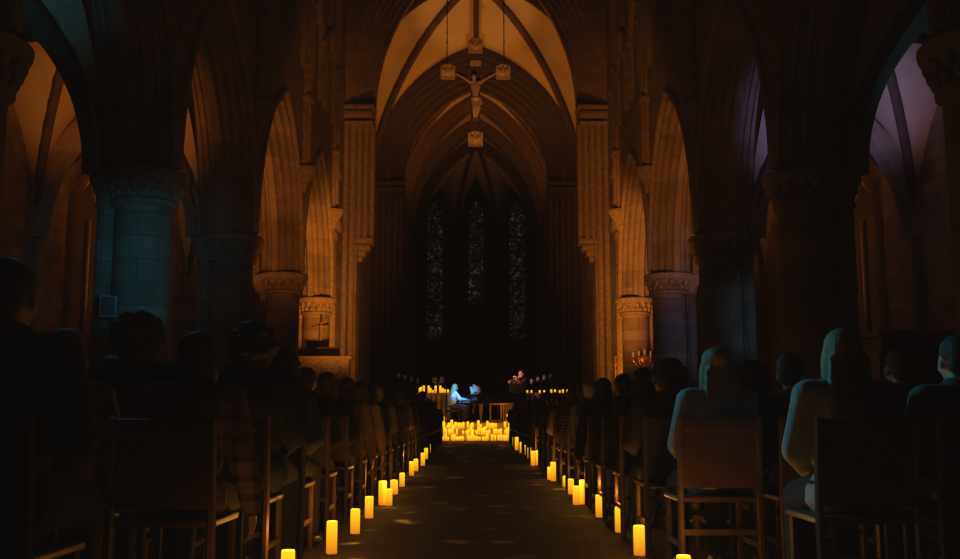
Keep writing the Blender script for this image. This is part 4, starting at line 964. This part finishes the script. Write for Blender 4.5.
# ------------------------------------------------------------------ furnishings by the columns
# left side shrine altar in front of the farthest column
p0, p1 = at(301, 360, 31.2), at(356, 360, 33.6)
zt = at(330, 358, 31.6).z
sa = thing('side_altar', 'carved stone side altar with figure relief panels, beside the left chancel pier', 'altar', (-4.65, 31.2, 0))
W2 = 1.75
MB().box((-.05, 0, zt/2), (W2-.2, .7, zt-.1), bev=.02).build('block', CARVED, sa); MB().box((-.05, 0, zt-.03), (W2, .86, .1), bev=.03).build('table_slab', CARVED, sa)
for k in range(3):
    x = -.6+.54*k; m = MB(); arch(m, .17, .2, zt-.42, [(0, .05), (.05, .05), (.05, 0), (0, 0)], lambda u, v, w, x=x: V((x+u, -.35-w, v)), n=8, foot=zt-1.1)
    m.ell((x, -.37, zt-.7), (.10, .06, .26)); m.ell((x, -.39, zt-.38), (.06, .05, .07)); m.build('relief_panel', CARVED, sa, smooth=40)
cb = at(320, 349, 31.9); o = thing('missal_stand', 'dark box on the left side altar', 'box', (-4.6, 31.15, zt+.02))
MB().box((0, 0, .12), (.66, .34, .24), bev=.015).build('casket', LACQ, o); MB().box((0, 0, .26), (.7, .38, .04), bev=.012).build('lid', CROSSW, o)
c0 = at(320, 333, 31.95); wc = thing('wall_crucifix', 'small dark crucifix on the farthest left column above the side altar', 'crucifix', (c0.x, 32.6-math.sqrt(max(.01, CR**2-(c0.x+XC)**2))-.06, c0.z))
MB().box((0, 0, 0), (.07, .05, 1.25), bev=.01).build('upright', CROSSW, wc); MB().box((0, 0, .25), (.6, .05, .07), bev=.01).build('cross_bar', CROSSW, wc)
m = MB(); m.ell((0, -.05, .33), (.04, .04, .05)); m.chain([(0, -.05, .24), (0, -.05, .0), (0, -.06, -.22), (0, -.04, -.42)], [.06, .05, .045, .03])
for s_ in (1, -1): m.chain([(0, -.04, .22), (s_*.13, -.04, .23), (s_*.26, -.04, .27)], [.04, .03, .02])
obj('figure', m.remesh('figure', .012, 1), CORPUS, wc)
# right: candelabrum and framed relief
g0 = at(645, 366, 31.3); ca = thing('candelabrum', 'ornate gilt candelabrum in front of the farthest right column', 'candelabrum', (g0.x, 31.3, 0))
gh = at(645, 359, 31.3).z
MB().lathe([(.24, 0), (.22, .06), (.07, .12), (.05, .5), (.08, .56), (.04, .62), (.035, gh-.1), (.09, gh-.03), (.05, gh)], n=16).build('stem', GOLDP, ca, smooth=40)
m = MB()
for k in range(5):
    x = (-2+k)*.18; m.tube([(0, 0, gh-.12), (x*.6, 0, gh-.22), (x, 0, gh-.06), (x, 0, gh+.1-.02*abs(k-2)*2)], .022, 8); m.lathe([(.03, 0), (.07, .03), (.075, .05)], (x, 0, gh+.08-.04*abs(k-2)), 10)
m.ell((0, 0, gh-.02), (.16, .05, .14)); m.build('branches', GOLDP, ca, smooth=40)
for k in range(5):
    x = (-2+k)*.18; MB().lathe([(.025, 0), (.025, .16)], (x, 0, gh+.13-.04*abs(k-2)), 10).build('taper', PAPER, ca)
f0 = at(608, 368, 36.8); fx = 5.2
fr = thing('framed_relief', 'small gold framed relief panel on the wall right of the chancel', 'relief', (fx-.02, 36.4, at(608, 368, 36.4).z))
m = MB()
for dz in (-.46, .46): m.box((-.03, 0, dz), (.1, .95, .1), bev=.02)
for dy in (-.43, .43): m.box((-.03, dy, 0), (.1, .1, .95), bev=.02)
m.build('frame', GOLDP, fr); m = MB(); m.box((0, 0, 0), (.04, .8, .85))
for i in range(3):
    for j in range(3): m.ell((-.03, -.25+.25*i, -.26+.26*j), (.05, .09, .10), u=10, v=7)
m.build('relief', GOLDP, fr, smooth=40)
# statue on the third left column
s0 = at(256, 318, 20.6); su = thing('statue', 'robed stone statue on a bracket against the third left column', 'statue', (-XI+.16, 20.95, 0)); zb = at(256, 346, 20.8).z; zt2 = at(256, 292, 20.8).z
MB().lathe([(.04, -.4), (.12, -.3), (.2, -.1), (.24, -.05), (.24, 0)], (0, 0, zb), 10).build('bracket', CARVED, su)
m = MB(); Hh = zt2-zb; m.lathe([(.19, 0), (.17, Hh*.3), (.14, Hh*.55), (.16, Hh*.72), (.13, Hh*.82), (.05, Hh*.85)], (0, 0, zb), 14); m.ell((0, -.02, zb+Hh*.92), (.075, .09, .11)); 
for s_ in (1, -1): m.chain([(s_*.16, 0, zb+Hh*.78), (s_*.2, -.05, zb+Hh*.6), (s_*.05, -.17, zb+Hh*.62)], [.06, .055, .04])
for k in range(9):
    a = -PI/2+(k-4)*.35; m.cap((.15*math.cos(a), .15*math.sin(a), zb+Hh*.55), (.19*math.cos(a), .19*math.sin(a), zb+.03), .02, .03)
obj('figure', m.remesh('figure', .018, 1), CARVED, su)
# loudspeaker on near left column
sp0 = at(109, 307, 14.9); ls = thing('loudspeaker', 'small pale loudspeaker fixed to the broad near left pier', 'loudspeaker', (sp0.x, 14.86, sp0.z), .35)
MB().box((0, 0, 0), (.24, .2, .32), bev=.02).build('cabinet', WHITE, ls); MB().box((0, -.105, 0), (.2, .01, .28)).build('grille', BLACKM, ls); MB().box((0, .14, 0), (.06, .12, .06)).build('bracket', BLACKM, ls)
# confessional in the right aisle
cf = thing('confessional', 'dark wooden confessional booth against the right aisle wall', 'confessional', (8.3, 19.9, 0))
MB().box((0, 0, 1.2), (1.3, 2.2, 2.3), bev=.02).build('booth', WOOD, cf); MB().box((0, 0, 2.4), (1.45, 2.35, .12), bev=.03).build('cornice', OAK, cf); MB().box((-.68, 0, .08), (.2, 2.3, .16)).build('plinth', OAK, cf)
for dy in (-.72, 0, .72): MB().box((-.66, dy, 1.15), (.04, .58, 1.9), bev=.015).build('door', OAK, cf)

# ------------------------------------------------------------------ LIGHT
OR = (1.0, .30, .025)
for sg in (-1, 1):
    spot('uplight', (sg*2.4, 25.5, 1.5), (sg*5.0, 32.6, 5.6), OR, 2300, 47, .9, .25)      # farthest column and its arch
    spot('uplight', (sg*2.4, 31.6, 1.0), (sg*5.2, 36.4, 3.4), OR, 850, 52, .9, .2)      # chancel pier
    spot('uplight', (sg*1.8, 18.6, 1.6), (sg*5.2, 26.4, 7.2), OR, 750, 45, .9, .25)       # arch over the fourth column
    spot('uplight', (sg*2.0, 13.0, 1.6), (sg*5.3, 20.5, 8.0), OR, 45, 45, .9, .2)
    spot('choir_uplight', (sg*2.6, 40.4, 8.0), (sg*.8, 44.5, 20), OR, 620, 90, .9, .3)
    spot('apse_uplight', (sg*2.2, 48.2, 9.5), (sg*.6, 50.5, 18), OR, 520, 110, .9, .3)
    spot('apse_uplight', (sg*2.2, 52.9, 9.5), (sg*.6, 55.5, 18), (1, .36, .06), 120, 110, .9, .3)
    spot('aisle_uplight', (sg*8.2, 24.5, 1.8), (sg*7.6, 25.2, 8), OR, 420 if sg < 0 else 240, 100, .9, .3)
spot('aisle_uplight', (-7.3, 17.6, 3.2), (-7.6, 20.6, 8.2), OR, 300, 62, .9, .3)
spot('aisle_uplight', (7.3, 17.6, 3.2), (7.5, 20.7, 8.2), (.40, .38, 1.0), 380, 56, .9, .3)
spot('aisle_uplight', (7.6, 14.0, 3.2), (7.9, 16.6, 8.2), (.1, .45, .8), 40, 60, .9, .3)
spot('aisle_uplight', (8.9, 18.6, 3.2), (8.9, 19.6, 8), OR, 45, 60, .9, .3)
spot('aisle_uplight', (-6.9, 12.5, 3.2), (-7.0, 13.6, 8), (.08, .55, .9), 60, 60, .9, .3)
TEAL = (.05, .50, .70)
spot('blue_wash', (-2.9, 9.6, 2.2), (-5.0, 15.2, 3.2), (.03, .42, .75), 210, 26, 1, .2)
spot('blue_wash', (7.5, 17.4, 2.6), (5.82, 21.2, 2.9), (.2, .5, .95), 45, 30, .8, .2)
spot('blue_wash', (8.6, 20.9, 3.0), (5.5, 26.8, 4.0), (.35, .45, 1), 130, 45, .8, .2)
spot('teal_wash', (-2.6, 8.6, 3.4), (1.15, 5.4, 1.0), TEAL, 260, 20, .8, .1)
spot('teal_wash', (-2.2, 7.4, 2.6), (1.5, 4.4, .9), (.04, .5, .62), 210, 22, .8, .1)
spot('teal_wash', (-3.8, 9.5, 4.6), (-2.0, 5.2, 1.1), (.08, .4, .65), 40, 50, .9, .1)
spot('stage_blue', (-.9, 33.9, 3.4), (pn.x+.28, 36.75, 1.65), (.10, .48, 1.0), 1500, 19, .5, .1)
spot('stage_pink', (0.0, 34.0, 3.4), (vp.x-.1, 37, 2.3), (1, .5, .35), 600, 16, .5, .1)
spot('rood_light', (0, 26.5, 1.6), (0, 37.9, 13.5), (1, .42, .10), 5200, 15, .6, .1)
al = bpy.data.lights.new('dim_nave_fill', 'AREA'); al.shape = 'RECTANGLE'; al.size = 7; al.size_y = 34; al.energy = 10; al.color = (1, .8, .7)  # added soft fill that lifts the dark audience, not a fitting of the nave
ao = bpy.data.objects.new('dim_nave_fill', al); COL.objects.link(ao); ao.location = (0, 16, 19.5)

w = bpy.data.worlds.new('world'); scn.world = w; w.use_nodes = True
bg = w.node_tree.nodes['Background']; bg.inputs[0].default_value = (.35, .45, 1, 1); bg.inputs[1].default_value = .002
scn.view_settings.view_transform = 'Standard'; scn.view_settings.look = 'None'; scn.view_settings.exposure = 0; scn.view_settings.gamma = 1
vs_ = scn.view_settings; vs_.use_curve_mapping = True; cmv = vs_.curve_mapping      # the camera's lifted blacks
for ci, y0 in ((0, .0032), (1, .0026), (2, .0022)):
    cv_ = cmv.curves[ci]; cv_.points[0].location = (0, y0); cv_.points[-1].location = (1, 1)
cmv.update()
